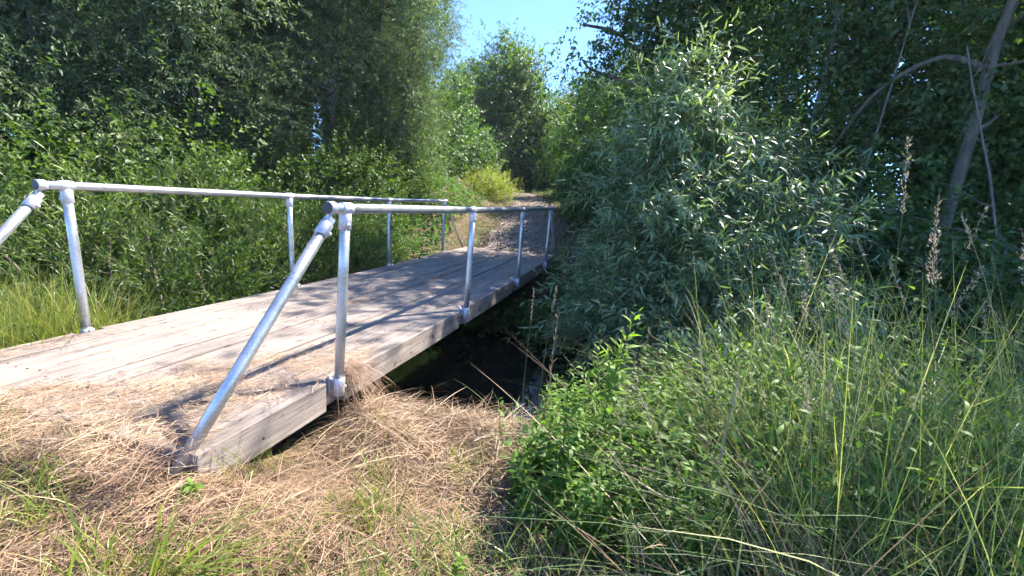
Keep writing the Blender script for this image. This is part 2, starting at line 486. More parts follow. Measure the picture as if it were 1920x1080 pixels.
# water sheet along the channel
wx = np.linspace(-40, 40, 81)
Vw = np.concatenate([np.stack([wx, yc(wx) - 2.6, np.full(81, WATER_Z)], 1), np.stack([wx, yc(wx) + 2.6, np.full(81, WATER_Z)], 1)])
Fw = np.array([[i, i + 1, i + 82, i + 81] for i in range(80)])
tag(link('water', mesh_np('water', Vw, Fw), 'water'), 'dark still stream water under the footbridge', kind='structure')

# path beyond the bridge
py_ = np.arange(7.35, 23, .15)
pw = .92 + .1 * np.sin(py_ * 1.3)
rows = []
for s in np.linspace(-1, 1, 9):
    x = pathx(py_) + s * pw * (1 + .1 * np.sin(py_ * 3.1 + s))
    rows.append(np.stack([x, py_, gh(x, py_) + .022 - .016 * abs(s) ** 3], 1))
Vp = np.stack(rows, 1).reshape(-1, 3)
n1 = len(py_)
Fp = np.array([[i * 9 + j, i * 9 + j + 1, (i + 1) * 9 + j + 1, (i + 1) * 9 + j] for i in range(n1 - 1) for j in range(8)])
tag(link('path', mesh_np('path', Vp, Fp), 'path', smooth=True), 'trodden brown path climbing away from the bridge', kind='structure')

# ------------------------------------------------------------------ footbridge
def sag(y):
    return .0028 * y * (y - 6.11) if 0 < y < 6.11 else 0.0
Y0, Y1 = -.89, 7.42
bridge = empty('footbridge', (-1.05, 3.2, -.17), 'long timber plank footbridge with galvanised tube handrails over the stream', 'footbridge')
BO = np.array([-1.05, 3.2, -.17])

def bevel_mesh(name, bm, w=.006, seg=2, tone=None):
    bmesh.ops.bevel(bm, geom=[e for e in bm.edges if len(e.link_faces) == 2 and e.calc_face_angle(0) > .6], offset=w, segments=seg, affect='EDGES', profile=.6)
    me = bpy.data.meshes.new(name)
    bm.to_mesh(me); bm.free()
    if tone is not None:
        a = me.attributes.new('tone', 'FLOAT', 'FACE')
        a.data.foreach_set('value', np.full(len(me.polygons), tone, np.float32))
    return me

POSTS = [0.0, 2.038, 4.076, 6.113]
def plan_block(outline, z0, z1, ysegs=None):
    bm = bmesh.new()
    lo = [bm.verts.new((x - BO[0], y - BO[1], z0 - BO[2])) for x, y in outline]
    hi = [bm.verts.new((x - BO[0], y - BO[1], z1 - BO[2])) for x, y in outline]
    n = len(outline)
    bm.faces.new(hi); bm.faces.new(lo[::-1])
    for i in range(n):
        bm.faces.new((lo[i], lo[(i + 1) % n], hi[(i + 1) % n], hi[i]))
    bmesh.ops.recalc_face_normals(bm, faces=bm.faces)
    return bm

def cut_rows(bm, step=.5):
    y = math.ceil((Y0 + .1) / step) * step
    while y < Y1 - .1:
        bmesh.ops.bisect_plane(bm, geom=list(bm.verts) + list(bm.edges) + list(bm.faces), plane_co=(0, y - BO[1], 0), plane_no=(0, 1, 0))
        y += step
    for v in bm.verts:
        v.co.z += sag(v.co.y + BO[1])

# edge beams with a notch for every post
def edge_beam(side):
    xo, xi, nd = (-.043, -.262, -.092) if side > 0 else (-2.075, -1.862, -2.026)
    pts = [(xo, Y0)]
    for y in POSTS:
        pts += [(xo, y - .085), (nd, y - .085), (nd, y + .075), (xo, y + .075)]
    pts += [(xo, Y1), (xi, Y1), (xi, Y0)]
    bm = plan_block(pts, -.176, .0)
    cut_rows(bm)
    me = bevel_mesh('edge_beam', bm, .007, 2, .3 if side > 0 else .75)
    o = link('edge_beam', me, 'wood', bridge)
    if side > 0:   # drilled bolt holes
        for y in (1.344, 2.529, 3.663, .207, 4.8, 5.6, -.55):
            r = .022 if y != -.55 else .009
            c = bmesh.new()
            bmesh.ops.create_cone(c, cap_ends=True, segments=14, radius1=r, radius2=r, depth=.1, matrix=Matrix.Translation((xo - BO[0], y - BO[1], -.105 - BO[2] + sag(y))) @ Matrix.Rotation(math.pi / 2, 4, 'Y'))
            cm = bpy.data.meshes.new('cutter'); c.to_mesh(cm); c.free()
            co = bpy.data.objects.new('cutter', cm); COL.objects.link(co); co.parent = bridge
            md = o.modifiers.new('hole', 'BOOLEAN'); md.object = co; md.operation = 'DIFFERENCE'; md.solver = 'EXACT'
        bpy.context.view_layer.update()
        dg = bpy.context.evaluated_depsgraph_get()
        me2 = bpy.data.meshes.new_from_object(o.evaluated_get(dg))
        o.modifiers.clear(); o.data = me2
        for co in [x for x in bpy.data.objects if x.name.startswith('cutter')]:
            bpy.data.objects.remove(co)
        if 'tone' not in me2.attributes:
            a = me2.attributes.new('tone', 'FLOAT', 'FACE')
        for y in (1.344, 2.529, 3.663, .207, 4.8, 5.6):
            bm = bmesh.new()
            bmesh.ops.create_cone(bm, cap_ends=True, segments=6, radius1=.011, radius2=.011, depth=.02, matrix=Matrix.Translation((xo - .038 - BO[0], y - BO[1], -.105 - BO[2] + sag(y))) @ Matrix.Rotation(math.pi / 2, 4, 'Y'))
            m_ = bpy.data.meshes.new('bolt'); bm.to_mesh(m_); bm.free()
            link('bolt', m_, 'bolt', o)
    return o
edge_r = edge_beam(1); edge_l = edge_beam(-1)

PX = [-.266, -.49, -.640, -.84, -1.035, -1.23, -1.455, -1.65, -1.858]
for k in range(len(PX) - 1):
    x1, x0 = PX[k] - random.uniform(.005, .008), PX[k + 1] + random.uniform(.005, .008)
    dz = random.uniform(-.009, .002)
    e0, e1 = Y0 + random.uniform(-.01, .03), Y1 + random.uniform(-.03, .02)
    # some planks are butted from two lengths
    cuts = [(e0, e1)]
    if k in (1, 5): cuts = [(e0, 4.35), (4.356, e1)]
    if k == 3: cuts = [(e0, 2.62), (2.626, e1)]
    for (a, b) in cuts:
        bm = plan_block([(x0, a), (x1, a), (x1, b), (x0, b)], -.10 + dz, dz + random.uniform(-.002, .001))
        cut_rows(bm)
        for v in bm.verts:
            v.co.x += random.uniform(-.0012, .0012)
        if k in (1, 2):   # shallow machined grooves along the boards
            pass
        pl = link('plank', bevel_mesh('plank', bm, .005, 2, random.random()), 'wood', bridge)
        for y in (-.6, 1.0, 2.6, 4.2, 5.8, 7.1):
            if not (a + .05 < y < b - .05): continue
            for fx in (.28, .72):
                nb = bmesh.new()
                bmesh.ops.create_cone(nb, cap_ends=True, segments=8, radius1=.0065, radius2=.005, depth=.004, matrix=Matrix.Translation((x0 + (x1 - x0) * fx - BO[0] + random.uniform(-.012, .012), y - BO[1] + random.uniform(-.03, .03), dz + .0015 + sag(y) - BO[2])))
                nm_ = bpy.data.meshes.new('nail'); nb.to_mesh(nm_); nb.free()
                link('nail', nm_, 'bolt', pl)

# cross bearers under the deck
for y in (-.6, 1.0, 2.6, 4.2, 5.8, 7.1):
    bm = plan_block([(-1.855, y - .07), (-.268, y - .07), (-.268, y + .07), (-1.855, y + .07)], -.172, -.109 + sag(y))
    link('bearer', bevel_mesh('bearer', bm, .005, 1, random.random()), 'wood', bridge)

def tube_mesh(name, pts, r, seg=24, caps=True, origin=(0, 0, 0)):
    pts = [Vector(p) - Vector(origin) for p in pts]
    bm = bmesh.new()
    rings = []
    for i, p in enumerate(pts):
        t = (pts[min(i + 1, len(pts) - 1)] - pts[max(i - 1, 0)]).normalized()
        a = t.cross(Vector((0, 0, 1)) if abs(t.z) < .9 else Vector((1, 0, 0))).normalized()
        b = t.cross(a)
        rr = r[i] if isinstance(r, (list, tuple)) else r
        rings.append([bm.verts.new(p + a * math.cos(2 * math.pi * j / seg) * rr + b * math.sin(2 * math.pi * j / seg) * rr) for j in range(seg)])
    for i in range(len(rings) - 1):
        for j in range(seg):
            f = bm.faces.new((rings[i][j], rings[i][(j + 1) % seg], rings[i + 1][(j + 1) % seg], rings[i + 1][j]))
            f.smooth = True
    if caps:
        bm.faces.new(rings[0]); bm.faces.new(rings[-1][::-1])
    bmesh.ops.recalc_face_normals(bm, faces=bm.faces)
    me = bpy.data.meshes.new(name)
    bm.to_mesh(me); bm.free()
    return me

def sleeve(name, p0, p1, r, parent, mat='cast', origin=(0, 0, 0), seg=24):
    p0, p1 = Vector(p0), Vector(p1)
    d = (p1 - p0).normalized()
    e = min(.004, (p1 - p0).length * .2)
    return link(name, tube_mesh(name, [p0, p0 + d * .0005, p0 + d * e, p1 - d * e, p1 - d * .0005, p1], [r - .006, r - .003, r, r, r - .003, r - .006], seg, True, origin), mat, parent)

TR = .0285
def handrail(side, label):
    if side > 0:
        top = [(.023, 0, 1.0), (.011, 2.038, .985), (-.002, 4.076, .98), (.004, 6.113, .995)]
        bot = [(-.025, 0, -.095), (-.010, 2.038, -.105), (-.008, 4.076, -.108), (-.010, 6.113, -.09)]
        n0, n1 = (.012, -.135, 1.003), (.006, 6.24, .997)
        foot0, foot1 = (-.125, -.985, -.15), (-.012, 7.35, -.10)
        face = -.092
        sgn = 1
    else:
        top = [(-2.128, 0, .992), (-2.135, 2.038, .975), (-2.112, 4.076, .97), (-2.111, 6.113, .982)]
        bot = [(-2.082, 0, -.095), (-2.112, 2.038, -.105), (-2.092, 4.076, -.11), (-2.090, 6.113, -.09)]
        n0, n1 = (-2.118, -.165, .991), (-2.112, 6.24, .984)
        foot0, foot1 = (-2.13, -1.05, -.15), (-2.13, 7.33, -.05)
        face = -2.026
        sgn = -1
    line = [n0]
    for a, b in zip(top, top[1:]):
        line += [a, tuple((a[i] * 2 + b[i]) / 3 for i in range(3)), tuple((a[i] + 2 * b[i]) / 3 for i in range(3))]
    line += [top[-1], n1]
    rail = link('handrail', tube_mesh('handrail', line, TR, 28, True, BO), 'galv', bridge)
    rail['label'] = label
    z = (0, 0, 0)
    for a, b in zip(top, bot):
        A, B = Vector(a), Vector(b)
        d = (B - A).normalized()
        link('post', tube_mesh('post', [A + d * .02, A + d * .36, A + d * .7, B], TR, 24, True, BO), 'galv', rail)
        yy = Vector((0, 1, 0))
        sleeve('tee_clamp', A - yy * .042, A + yy * .042, TR + .0062, rail, origin=BO)
        sleeve('tee_clamp', A + d * .022, A + d * .115, TR + .0055, rail, origin=BO)
        sleeve('base_clamp', B - d * .105, B + d * .005, TR + .0062, rail, origin=BO)
        # flange plate between clamp and beam, with two lugs
        bm = bmesh.new()
        for (dy, dz, sx, sy, sz) in ((0, .055, .016, .036, .11), (-.05, .055, .012, .03, .06), (.05, .055, .012, .03, .06)):
            xc = face + sgn * (.0085 if dy == 0 else .0065)
            bmesh.ops.create_cube(bm, size=1, matrix=Matrix.Translation((xc - BO[0], B.y + dy - BO[1], B.z + dz - BO[2])) @ Matrix.Diagonal((sx, sy, sz, 1)))
        bmesh.ops.create_cube(bm, size=1, matrix=Matrix.Translation(((face + B.x) / 2 - BO[0], B.y - BO[1], B.z + .055 - BO[2])) @ Matrix.Diagonal((abs(face - B.x), .022, .07, 1)))
        link('base_flange', bevel_mesh('base_flange', bm, .003, 1), 'cast', rail)
        for zz, ax in ((-.075, 0), (0, 1)):
            c = A + (d * .085 if ax == 0 else Vector((0, .022, 0)))
            ws = Vector((sgn, -.55, -.1)).normalized()
            sleeve('set_screw', c + ws * (TR + .002), c + ws * (TR + .018), .0105, rail, 'cast', BO, 10)
        c = B - d * .04
        ws = Vector((sgn * .6, .8, 0)).normalized()
        sleeve('set_screw', c + ws * (TR + .002), c + ws * (TR + .017), .0105, rail, 'cast', BO, 10)
    for end, foot, s in ((n0, foot0, -1), (n1, foot1, 1)):
        E_, Fo = Vector(end), Vector(foot)
        yv = Vector((0, s, 0))
        # collar at the rail end with a plastic plug
        sleeve('end_collar', E_ - yv * .05, E_ + yv * .001, TR + .006, rail, origin=BO)
        sleeve('end_plug', E_ + yv * .001, E_ + yv * .006, TR + .003, rail, 'plug', BO)
        pivot = E_ - yv * .012 - Vector((0, 0, .062))
        dd = (Fo - pivot).normalized()
        link('brace', tube_mesh('brace', [pivot + dd * .045, pivot + dd * .4, pivot + dd * .8, Fo], TR, 24, True, BO), 'galv', rail)
        sleeve('swivel_socket', pivot + dd * .022, pivot + dd * .098, TR + .0062, rail, origin=BO)
        # swivel tongue
        bm = bmesh.new()
        bmesh.ops.create_cone(bm, cap_ends=True, segments=18, radius1=.021, radius2=.021, depth=.018, matrix=Matrix.Translation(pivot - Vector(BO)) @ Matrix.Rotation(math.pi / 2, 4, 'Y'))
        bmesh.ops.create_cube(bm, size=1, matrix=Matrix.Translation(pivot + Vector((0, 0, .022)) - Vector(BO)) @ Matrix.Diagonal((.0165, .030, .045, 1)))
        rot = Vector((0, 0, 1)).rotation_difference(dd).to_matrix().to_4x4()
        for xx in (-.0155, .0155):
            bmesh.ops.create_cube(bm, size=1, matrix=Matrix.Translation(pivot + dd * .014 + Vector((xx, 0, 0)) - Vector(BO)) @ rot @ Matrix.Diagonal((.011, .036, .05, 1)))
        link('swivel_tongue', bevel_mesh('swivel_tongue', bm, .002, 1), 'cast', rail)
        ws = Vector((.7, -.2 * s, -.7)); ws = (ws - dd * ws.dot(dd)).normalized()
        c = pivot + dd * .07
        sleeve('set_screw', c + ws * (TR + .002), c + ws * (TR + .018), .0105, rail, 'cast', BO, 10)
    return rail
handrail(1, 'nearer handrail on the downstream side, black plug at its end')
handrail(-1, 'farther handrail along the willow side of the deck')

# ------------------------------------------------------------------ trees and bushes
def curve_pts(a, b, m=6, arch=.0, wob=.05):
    a, b = np.array(a, float), np.array(b, float)
    t = np.linspace(0, 1, m)[:, None]
    L = np.linalg.norm(b - a)
    p = a + (b - a) * t
    p[:, 2] += arch * L * np.sin(np.pi * t[:, 0])
    p += np.sin(np.pi * t) * rng.normal(0, wob * L, (1, 3)) + np.sin(2 * np.pi * t) * rng.normal(0, wob * L * .5, (1, 3))
    return p

def lobe_clusters(lobes, shell=.45):
    cs, outs = [], []
    for (cx, cy, cz, rx, ry, rz, n) in lobes:
        d = nrm(rng.normal(0, 1, (n, 3)))
        r = U(0, 1, n) ** shell
        r *= 1 + .13 * np.sin(d[:, 0] * 5 + cx) * np.cos(d[:, 2] * 4 + d[:, 1] * 3 + cy)
        cs.append(np.array([cx, cy, cz]) + d * r[:, None] * np.array([rx, ry, rz]))
        outs.append(nrm(d / np.array([rx, ry, rz])))
    return np.concatenate(cs), np.concatenate(outs)

def make_tree(name, label, cat, base, trunks, lobes, leaf='willow', spc=14, k=14, L=(.35, .7), ll=.085, lw=.018, ang=.7, up=.35, bend=.15,
              droop=.15, cr=.32, group=None, bark='bark', limb_every=6, fine=False, shell=.45, stems=False, sr=.004, tonebase=(.15, .6), part='trunk', crown='crown', scatter=.55, curl=.12):
    """trunks: list of (points, r0, r1), world coordinates; lobes in world coordinates"""
    b = (base[0], base[1], float(gh(base[0], base[1])) if len(base) < 3 else base[2])
    root = empty(name, b, label, cat, group)
    tr = Tris()
    C, Ou = lobe_clusters(lobes, shell)
    n = len(C)
    idx = np.repeat(np.arange(n), spc)
    m = len(idx)
    O = C[idx] + rng.normal(0, cr, (m, 3))
    D = nrm(Ou[idx] * U(.3, 1., (m, 1)) + np.array([0, 0, up]) + rng.normal(0, scatter, (m, 3)))
    tone = (U(tonebase[0], tonebase[1], n))[idx] + U(-.1, .1, m)
    st = Tris() if stems else None
    shoots(tr, O, D, U(L[0], L[1], m), k, ll, lw, ang, bend, .12, tone, .3, droop, curl, fine, stem=st, sr=sr)
    link(crown, tr.mesh(crown, b), leaf, root)
    wt = Tris()
    anchors = []
    for (pts, r0, r1) in trunks:
        P = np.array(pts, float)
        t = np.linspace(0, len(P) - 1, 14)
        i = np.minimum(t.astype(int), len(P) - 2); f = (t - i)[:, None]
        pm, pn = P[np.maximum(i - 1, 0)], P[np.minimum(i + 2, len(P) - 1)]
        a_, b_ = P[i], P[i + 1]
        c = .5 * (2 * a_ + (b_ - pm) * f + (2 * pm - 5 * a_ + 4 * b_ - pn) * f ** 2 + (3 * a_ - pm - 3 * b_ + pn) * f ** 3)
        rr = r0 + (r1 - r0) * np.linspace(0, 1, 14) ** .8
        rr[0] *= 1.35
        tubes(wt, c[None], rr[None], 10)
        anchors.append((c, rr))
    for j in range(0, n, limb_every):
        c, rr = anchors[j // limb_every % len(anchors)]
        tgt = C[j]
        # leave the trunk below the cluster
        cost = np.linalg.norm(c - tgt, axis=1) + .8 * np.maximum(c[:, 2] - tgt[2] + .4, 0)
        a = int(np.argmin(cost[1:])) + 1
        pts = curve_pts(c[a], tgt, 7, .06, .07)
        r = max(min(rr[a] * .5, .012 + .018 * np.linalg.norm(c[a] - tgt)), .008)
        tubes(wt, pts[None], (r * np.linspace(1, .25, 7))[None], 5)
    me = wt.mesh(part, b)
    link(part, me, bark, root, smooth=True)
    if stems:
        link('twigs', st.mesh('twigs', b), 'twig', root)
    return root

def copy_tree(src, loc, rz, sc, label, group=None, name=None):
    r = bpy.data.objects.new(name or src.name.split('.')[0], None)
    r.empty_display_size = .2
    COL.objects.link(r)
    z = float(gh(loc[0], loc[1])) if len(loc) < 3 else loc[2]
    r.location = (loc[0], loc[1], z - .05)
    r.rotation_euler = (0, 0, rz); r.scale = (sc, sc, sc) if not isinstance(sc, tuple) else sc
    tag(r, label, src['category'], group or src.get('group'))
    for ch in src.children:
        c = ch.copy(); COL.objects.link(c); c.parent = r
    return r

GW = 'willows on the far bank'
def G(x, y): return float(gh(x, y))
wil = dict(leaf='willow', ll=.105, lw=.027, L=(.3, .65), k=12, up=.3, bend=.22, cr=.2, spc=22, scatter=.7, group=GW)
t1 = make_tree('willow_tree', 'tall grey-green willow with a thin curved stem beside the path', 'tree', (-4.45, 8.25),
    [([(-4.45, 8.25, .4), (-4.38, 8.25, 1.5), (-4.32, 8.28, 2.6), (-4.15, 8.38, 3.9), (-3.95, 8.47, 5.5), (-3.7, 8.5, 8.2)], .10, .02),
     ([(-4.5, 8.3, .5), (-4.7, 8.3, 2.2), (-4.9, 8.2, 4.2), (-4.7, 8.4, 7.5)], .12, .02)],
    [(-4.45, 8.4, 5.9, 1.3, 1.4, 3.4, 130), (-4.65, 8.35, 2.9, 1.35, 1.3, 1.6, 70), (-5.3, 8.0, 5.4, 1.2, 1.3, 3.0, 70)], **wil)
t2 = make_tree('willow_tree', 'dark-stemmed willow behind the sunlit shrubs', 'tree', (-6.3, 7.5),
    [([(-5.9, 7.4, .4), (-5.75, 7.4, 2.0), (-5.5, 7.4, 3.6), (-5.6, 7.5, 7.8)], .20, .03),
     ([(-6.1, 7.5, .5), (-6.6, 7.3, 2.4), (-7.0, 7.1, 4.6), (-7.0, 7.0, 7.5)], .14, .02)],
    [(-6.4, 7.3, 5.6, 1.9, 1.8, 3.2, 165), (-6.7, 6.8, 2.9, 1.7, 1.5, 1.8, 105), (-5.6, 7.6, 7.2, 1.2, 1.2, 1.6, 50)], **wil)
t3 = make_tree('willow_tree', 'leaning willow with sparkling pale leaves above the osier bush', 'tree', (-6.9, 4.9),
    [([(-6.9, 4.9, .3), (-6.6, 4.9, 2.0), (-6.9, 4.8, 4.0), (-6.3, 4.7, 7.0)], .16, .02),
     ([(-7.0, 5.0, .3), (-7.5, 5.1, 2.4), (-7.7, 5.2, 6.5)], .14, .02)],
    [(-6.7, 4.9, 5.0, 1.8, 1.9, 2.8, 155), (-6.8, 4.9, 2.6, 1.7, 1.7, 1.6, 105), (-6.2, 4.3, 6.6, 1.3, 1.3, 1.4, 60)], **wil)
copy_tree(t2, (-7.9, 3.2), 2.1, .92, 'willow at the edge of the picture above the far rail end', GW)
copy_tree(t3, (-7.9, 1.2), 4.0, .95, 'willow half out of the picture beyond the sunny grass', GW)
for j, (x, y, rz, sc, src, lb) in enumerate([
    (-8.8, 9.5, 1.0, 1.15, t2, 'tall willow standing behind the dark-stemmed willow'),
    (-6.6, 12.0, 2.6, 1.0, t3, 'willow behind the tall willow and left of the path'),
    (-10.6, 6.3, 3.3, 1.2, t2, 'big willow standing behind the leaning willow'),
    (-11.5, 2.5, .4, 1.25, t3, 'big willow in the back row at the picture edge'),
    (-12.0, 9.5, 5.0, 1.3, t3, 'hazy willow deepest in the left-hand wood'),
    (-14.5, 6.5, 2.2, 1.35, t2, 'far willow glimpsed through the leaning willow'),
    (-15.0, 2.0, 4.2, 1.35, t3, 'far willow glimpsed above the picture-edge willow'),
    (-9.6, 13.5, 3.9, 1.2, t2, 'far willow glimpsed behind the tall willow'),
    (-11.0, -1.0, 1.7, 1.1, t2, 'willow in the back row beyond the picture edge')]):
    copy_tree(src, (x, y), rz, sc, lb, 'willows in the back row')

# hazel and mixed shrubs in front of the willows
GH = 'shrubs along the foot of the willows'
hz = dict(leaf='hazel', ll=.065, lw=.042, L=(.25, .55), k=11, up=.5, bend=.1, cr=.22, ang=.95, group=GH, part='stems', crown='foliage', limb_every=5, spc=10)
def shrub(name, label, x, y, h, r, n=110, z0=None, **kw):
    p = dict(hz); p.update(kw)
    z = G(x, y) if z0 is None else z0
    st = [([(x + U(-.1, .1), y + U(-.1, .1), z - .1), (x + U(-.3, .3) * r, y + U(-.3, .3) * r, z + h * .45), (x + U(-.6, .6) * r, y + U(-.6, .6) * r, z + h * .85)], .035, .01) for _ in range(4)]
    lob = [(x, y, z + h * .42, r * .95, r * .95, h * .45, int(n * .6)), (x + U(-.4, .4) * r, y + U(-.4, .4) * r, z + h * .72, r * .6, r * .6, h * .3, int(n * .25)), (x + U(-.6, .6) * r, y + U(-.5, .5) * r, z + h * .25, r * .7, r * .7, h * .28, int(n * .2))]
    return make_tree(name, label, 'shrub', (x, y, z), st, lob, **p)
s1 = shrub('hazel_shrub', 'sunlit round-leaved shrub rising behind the far handrail', -4.35, 6.7, 2.1, .95)
s2 = shrub('hazel_shrub', 'yellow-green topped shrub in front of the dark-stemmed willow', -5.0, 6.2, 2.4, 1.0, 120)
copy_tree(s1, (-4.2, 8.9), 2.2, .75, 'small leafy shrub near the far end of the handrail', GH)
copy_tree(s2, (-5.0, 10.6), 1.2, .75, 'shrub overhanging the straw bank beside the path', GH)
copy_tree(s2, (-5.7, 4.9), 3.0, 1.35, 'shaded shrub behind the middle of the osier bush', GH)
copy_tree(s1, (-6.1, 3.2), 4.4, 1.6, 'shaded shrub behind the osier bush near the picture edge', GH)
copy_tree(s1, (-5.3, 7.4), 5.3, 1.35, 'dark shrub at the foot of the tall willow', GH)
copy_tree(s2, (-6.5, 1.4), .7, 1.4, 'dim shrub behind the sunny grass', GH)
copy_tree(s1, (-3.5, 5.7), 3.6, .7, 'low leafy bush close against the far handrail', GH)

for (x, y, rz, sc, src, lb) in [
    (-8.6, 5.2, .5, 1.5, s2, 'big dim shrub behind the leaning willow'), (-8.0, 8.2, 1.5, 1.5, s1, 'big dim shrub behind the dark-stemmed willow'),
    (-6.9, 10.6, 2.5, 1.5, s2, 'big dim shrub behind the tall willow'), (-9.2, 2.2, 3.5, 1.5, s1, 'big dim shrub between the back willows'),
    (-8.3, -.3, 4.5, 1.4, s2, 'dim shrub at the picture edge in the back row'), (-10.5, 10.5, 5.5, 1.8, s1, 'dim shrub deepest in the left-hand wood'),
    (-11.5, 4.8, 0.2, 1.9, s2, 'dim tall shrub deep behind the osier bushes'), (-5.6, 9.4, 3.1, 1.2, s1, 'dim shrub behind the foot of the tall willow'),
    (-12.5, .3, 2.2, 1.9, s2, 'dim tall shrub deep behind the sunny grass')]:
    copy_tree(src, (x, y), rz, sc, lb, 'dim shrubs deep in the willow wood')

# osier bushes beside the deck
GO = 'osier bushes in the stream beside the bridge'
os_ = dict(leaf='osier', ll=.105, lw=.019, L=(.45, 1.05), k=20, up=.8, bend=.2, cr=.10, ang=.6, group=GO, part='stems', crown='foliage', limb_every=4, spc=15, shell=.6, stems=True, sr=.0035, droop=.02, scatter=.42, tonebase=(.1, .7))
def osier(label, x, y, top, r, n, **kw):
    p = dict(os_); p.update(kw)
    z = -1.15
    h = top - z
    st = [([(x + U(-.2, .2), y + U(-.2, .2), z - .3), (x + U(-.4, .4) * r, y + U(-.4, .4) * r, z + h * .4), (x + U(-.8, .8) * r, y + U(-.8, .8) * r, z + h * .8)], .03, .008) for _ in range(6)]
    lob = [(x, y, z + h * .40, r, r * 1.05, h * .42, int(n * .75)), (x + .1, y - .1, z + h * .15, r * 1.1, r * 1.1, h * .18, int(n * .25))]
    return make_tree('osier_bush', label, 'bush', (x, y, z), st, lob, **p)
o1 = osier('bright osier bush with long upright shoots beside the near end of the far rail', -3.55, 1.75, .85, 1.15, 50)
o2 = osier('leafy osier bush pressing against the middle of the far handrail', -3.35, 3.7, .9, 1.0, 46)
copy_tree(o1, (-4.9, 1.0, -1.1), 2.0, 1.2, 'osier bush with pale arching shoots behind the sunny grass', GO)
copy_tree(o2, (-4.7, 3.0, -1.1), 1.1, 1.18, 'taller osier bush behind the other two osiers', GO)
copy_tree(o1, (-3.3, 4.9, -1.1), 4.1, .75, 'short osier bush near the far bank under the rail', GO)
copy_tree(o2, (-6.0, .0, -1.1), 3.0, 1.4, 'osier bush cut by the picture edge', GO)

# the big silvery willow bush on the right
make_tree('willow_bush', 'big silvery-green willow bush filling the stream right of the bridge', 'bush', (2.2, 3.5, -1.2),
    [([(2.2, 3.5, -1.5), (2.0, 3.5, .2), (1.7, 3.4, 1.6), (1.8, 3.4, 2.4)], .05, .012), ([(2.3, 3.5, -1.5), (2.6, 3.5, .2), (2.9, 3.5, 1.6)], .05, .012),
     ([(2.1, 3.4, -1.5), (1.7, 3.2, -.4), (1.2, 3.1, .5)], .045, .01), ([(2.4, 3.4, -1.5), (3.0, 3.1, -.2), (3.5, 2.9, .7)], .045, .01)],
    [(2.2, 3.7, .70, 1.12, 1.3, 1.7, 125), (1.78, 3.15, -.3, .5, .6, .8, 34), (2.95, 3.2, .2, .85, .85, 1.2, 52), (1.9, 2.9, -.2, .9, .6, .8, 38), (2.7, 2.4, -.1, .8, .5, .75, 32), (1.85, 3.5, 2.0, .5, .55, .6, 18)],
    leaf='willow_bush', ll=.14, lw=.024, L=(.35, .8), k=15, up=.4, bend=.3, cr=.11, ang=.75, droop=.28, spc=13, fine=True, stems=True, sr=.0035, part='stems', crown='foliage', limb_every=3, curl=.2, shell=.33, scatter=.6, tonebase=(.05, .75))

# trees beyond the end of the path
br = dict(leaf='broad', ll=.18, lw=.12, L=(.4, .8), k=9, up=.35, bend=.1, cr=.42, ang=1.0, spc=13, limb_every=7)
c1 = make_tree('broadleaf_tree', 'domed broadleaf tree closing the view at the end of the path', 'tree', (-5.9, 24.8),
    [([(-5.9, 24.8, 1.2), (-5.9, 24.8, 4), (-6.2, 24.7, 9)], .25, .05)],
    [(-6.0, 24.8, 4.6, 3.5, 2.8, 3.5, 330), (-6.4, 24.6, 7.6, 2.0, 1.9, 2.1, 130), (-3.9, 24.5, 3.8, 2.2, 2.0, 2.6, 120), (-8.2, 24.3, 4.4, 2.1, 1.8, 2.8, 100)], **br)
GB = 'trees beyond the end of the path'
c1['group'] = GB
copy_tree(c1, (-10.2, 27.6), 1.3, .93, 'paler tree just left of the domed tree', GB)
copy_tree(c1, (-3.3, 30.5), 2.9, .93, 'yellow-topped tree just right of the domed tree', GB)
copy_tree(c1, (.8, 27.5), 4.4, 1.0, 'tree behind the dark thicket right of the path', GB)
copy_tree(c1, (-14.5, 25), 5.4, 1.1, 'tree hidden behind the tall willow', GB)

# trees and shrubs of the shaded wood on the right
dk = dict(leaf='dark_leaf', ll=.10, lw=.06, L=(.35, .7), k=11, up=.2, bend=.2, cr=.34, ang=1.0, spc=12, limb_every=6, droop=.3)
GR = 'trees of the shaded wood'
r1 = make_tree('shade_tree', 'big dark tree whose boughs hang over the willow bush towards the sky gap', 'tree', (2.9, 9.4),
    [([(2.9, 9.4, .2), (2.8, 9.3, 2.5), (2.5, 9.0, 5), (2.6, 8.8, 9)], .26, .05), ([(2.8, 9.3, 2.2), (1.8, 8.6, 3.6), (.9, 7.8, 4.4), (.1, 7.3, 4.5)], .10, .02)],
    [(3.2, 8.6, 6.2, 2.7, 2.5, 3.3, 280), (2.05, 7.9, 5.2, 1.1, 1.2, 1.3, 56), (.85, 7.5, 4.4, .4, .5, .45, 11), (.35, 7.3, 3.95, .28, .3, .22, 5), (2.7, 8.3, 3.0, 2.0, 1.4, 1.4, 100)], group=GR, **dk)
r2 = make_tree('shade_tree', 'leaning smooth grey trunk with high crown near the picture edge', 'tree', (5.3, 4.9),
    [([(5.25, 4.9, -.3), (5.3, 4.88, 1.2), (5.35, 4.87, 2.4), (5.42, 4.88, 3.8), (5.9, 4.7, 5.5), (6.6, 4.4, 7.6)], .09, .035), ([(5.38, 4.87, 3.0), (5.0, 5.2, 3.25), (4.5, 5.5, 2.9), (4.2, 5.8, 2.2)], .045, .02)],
    [(7.5, 3.6, 6.4, 1.7, 1.7, 1.7, 75), (5.6, 5.9, 4.7, 1.5, 1.4, 1.2, 70), (7.2, 5.4, 4.2, 1.7, 1.4, 1.5, 80), (5.2, 5.9, 3.0, 1.0, .8, .9, 35)], bark='bark_grey', group=GR, **dict(dk, limb_every=60))
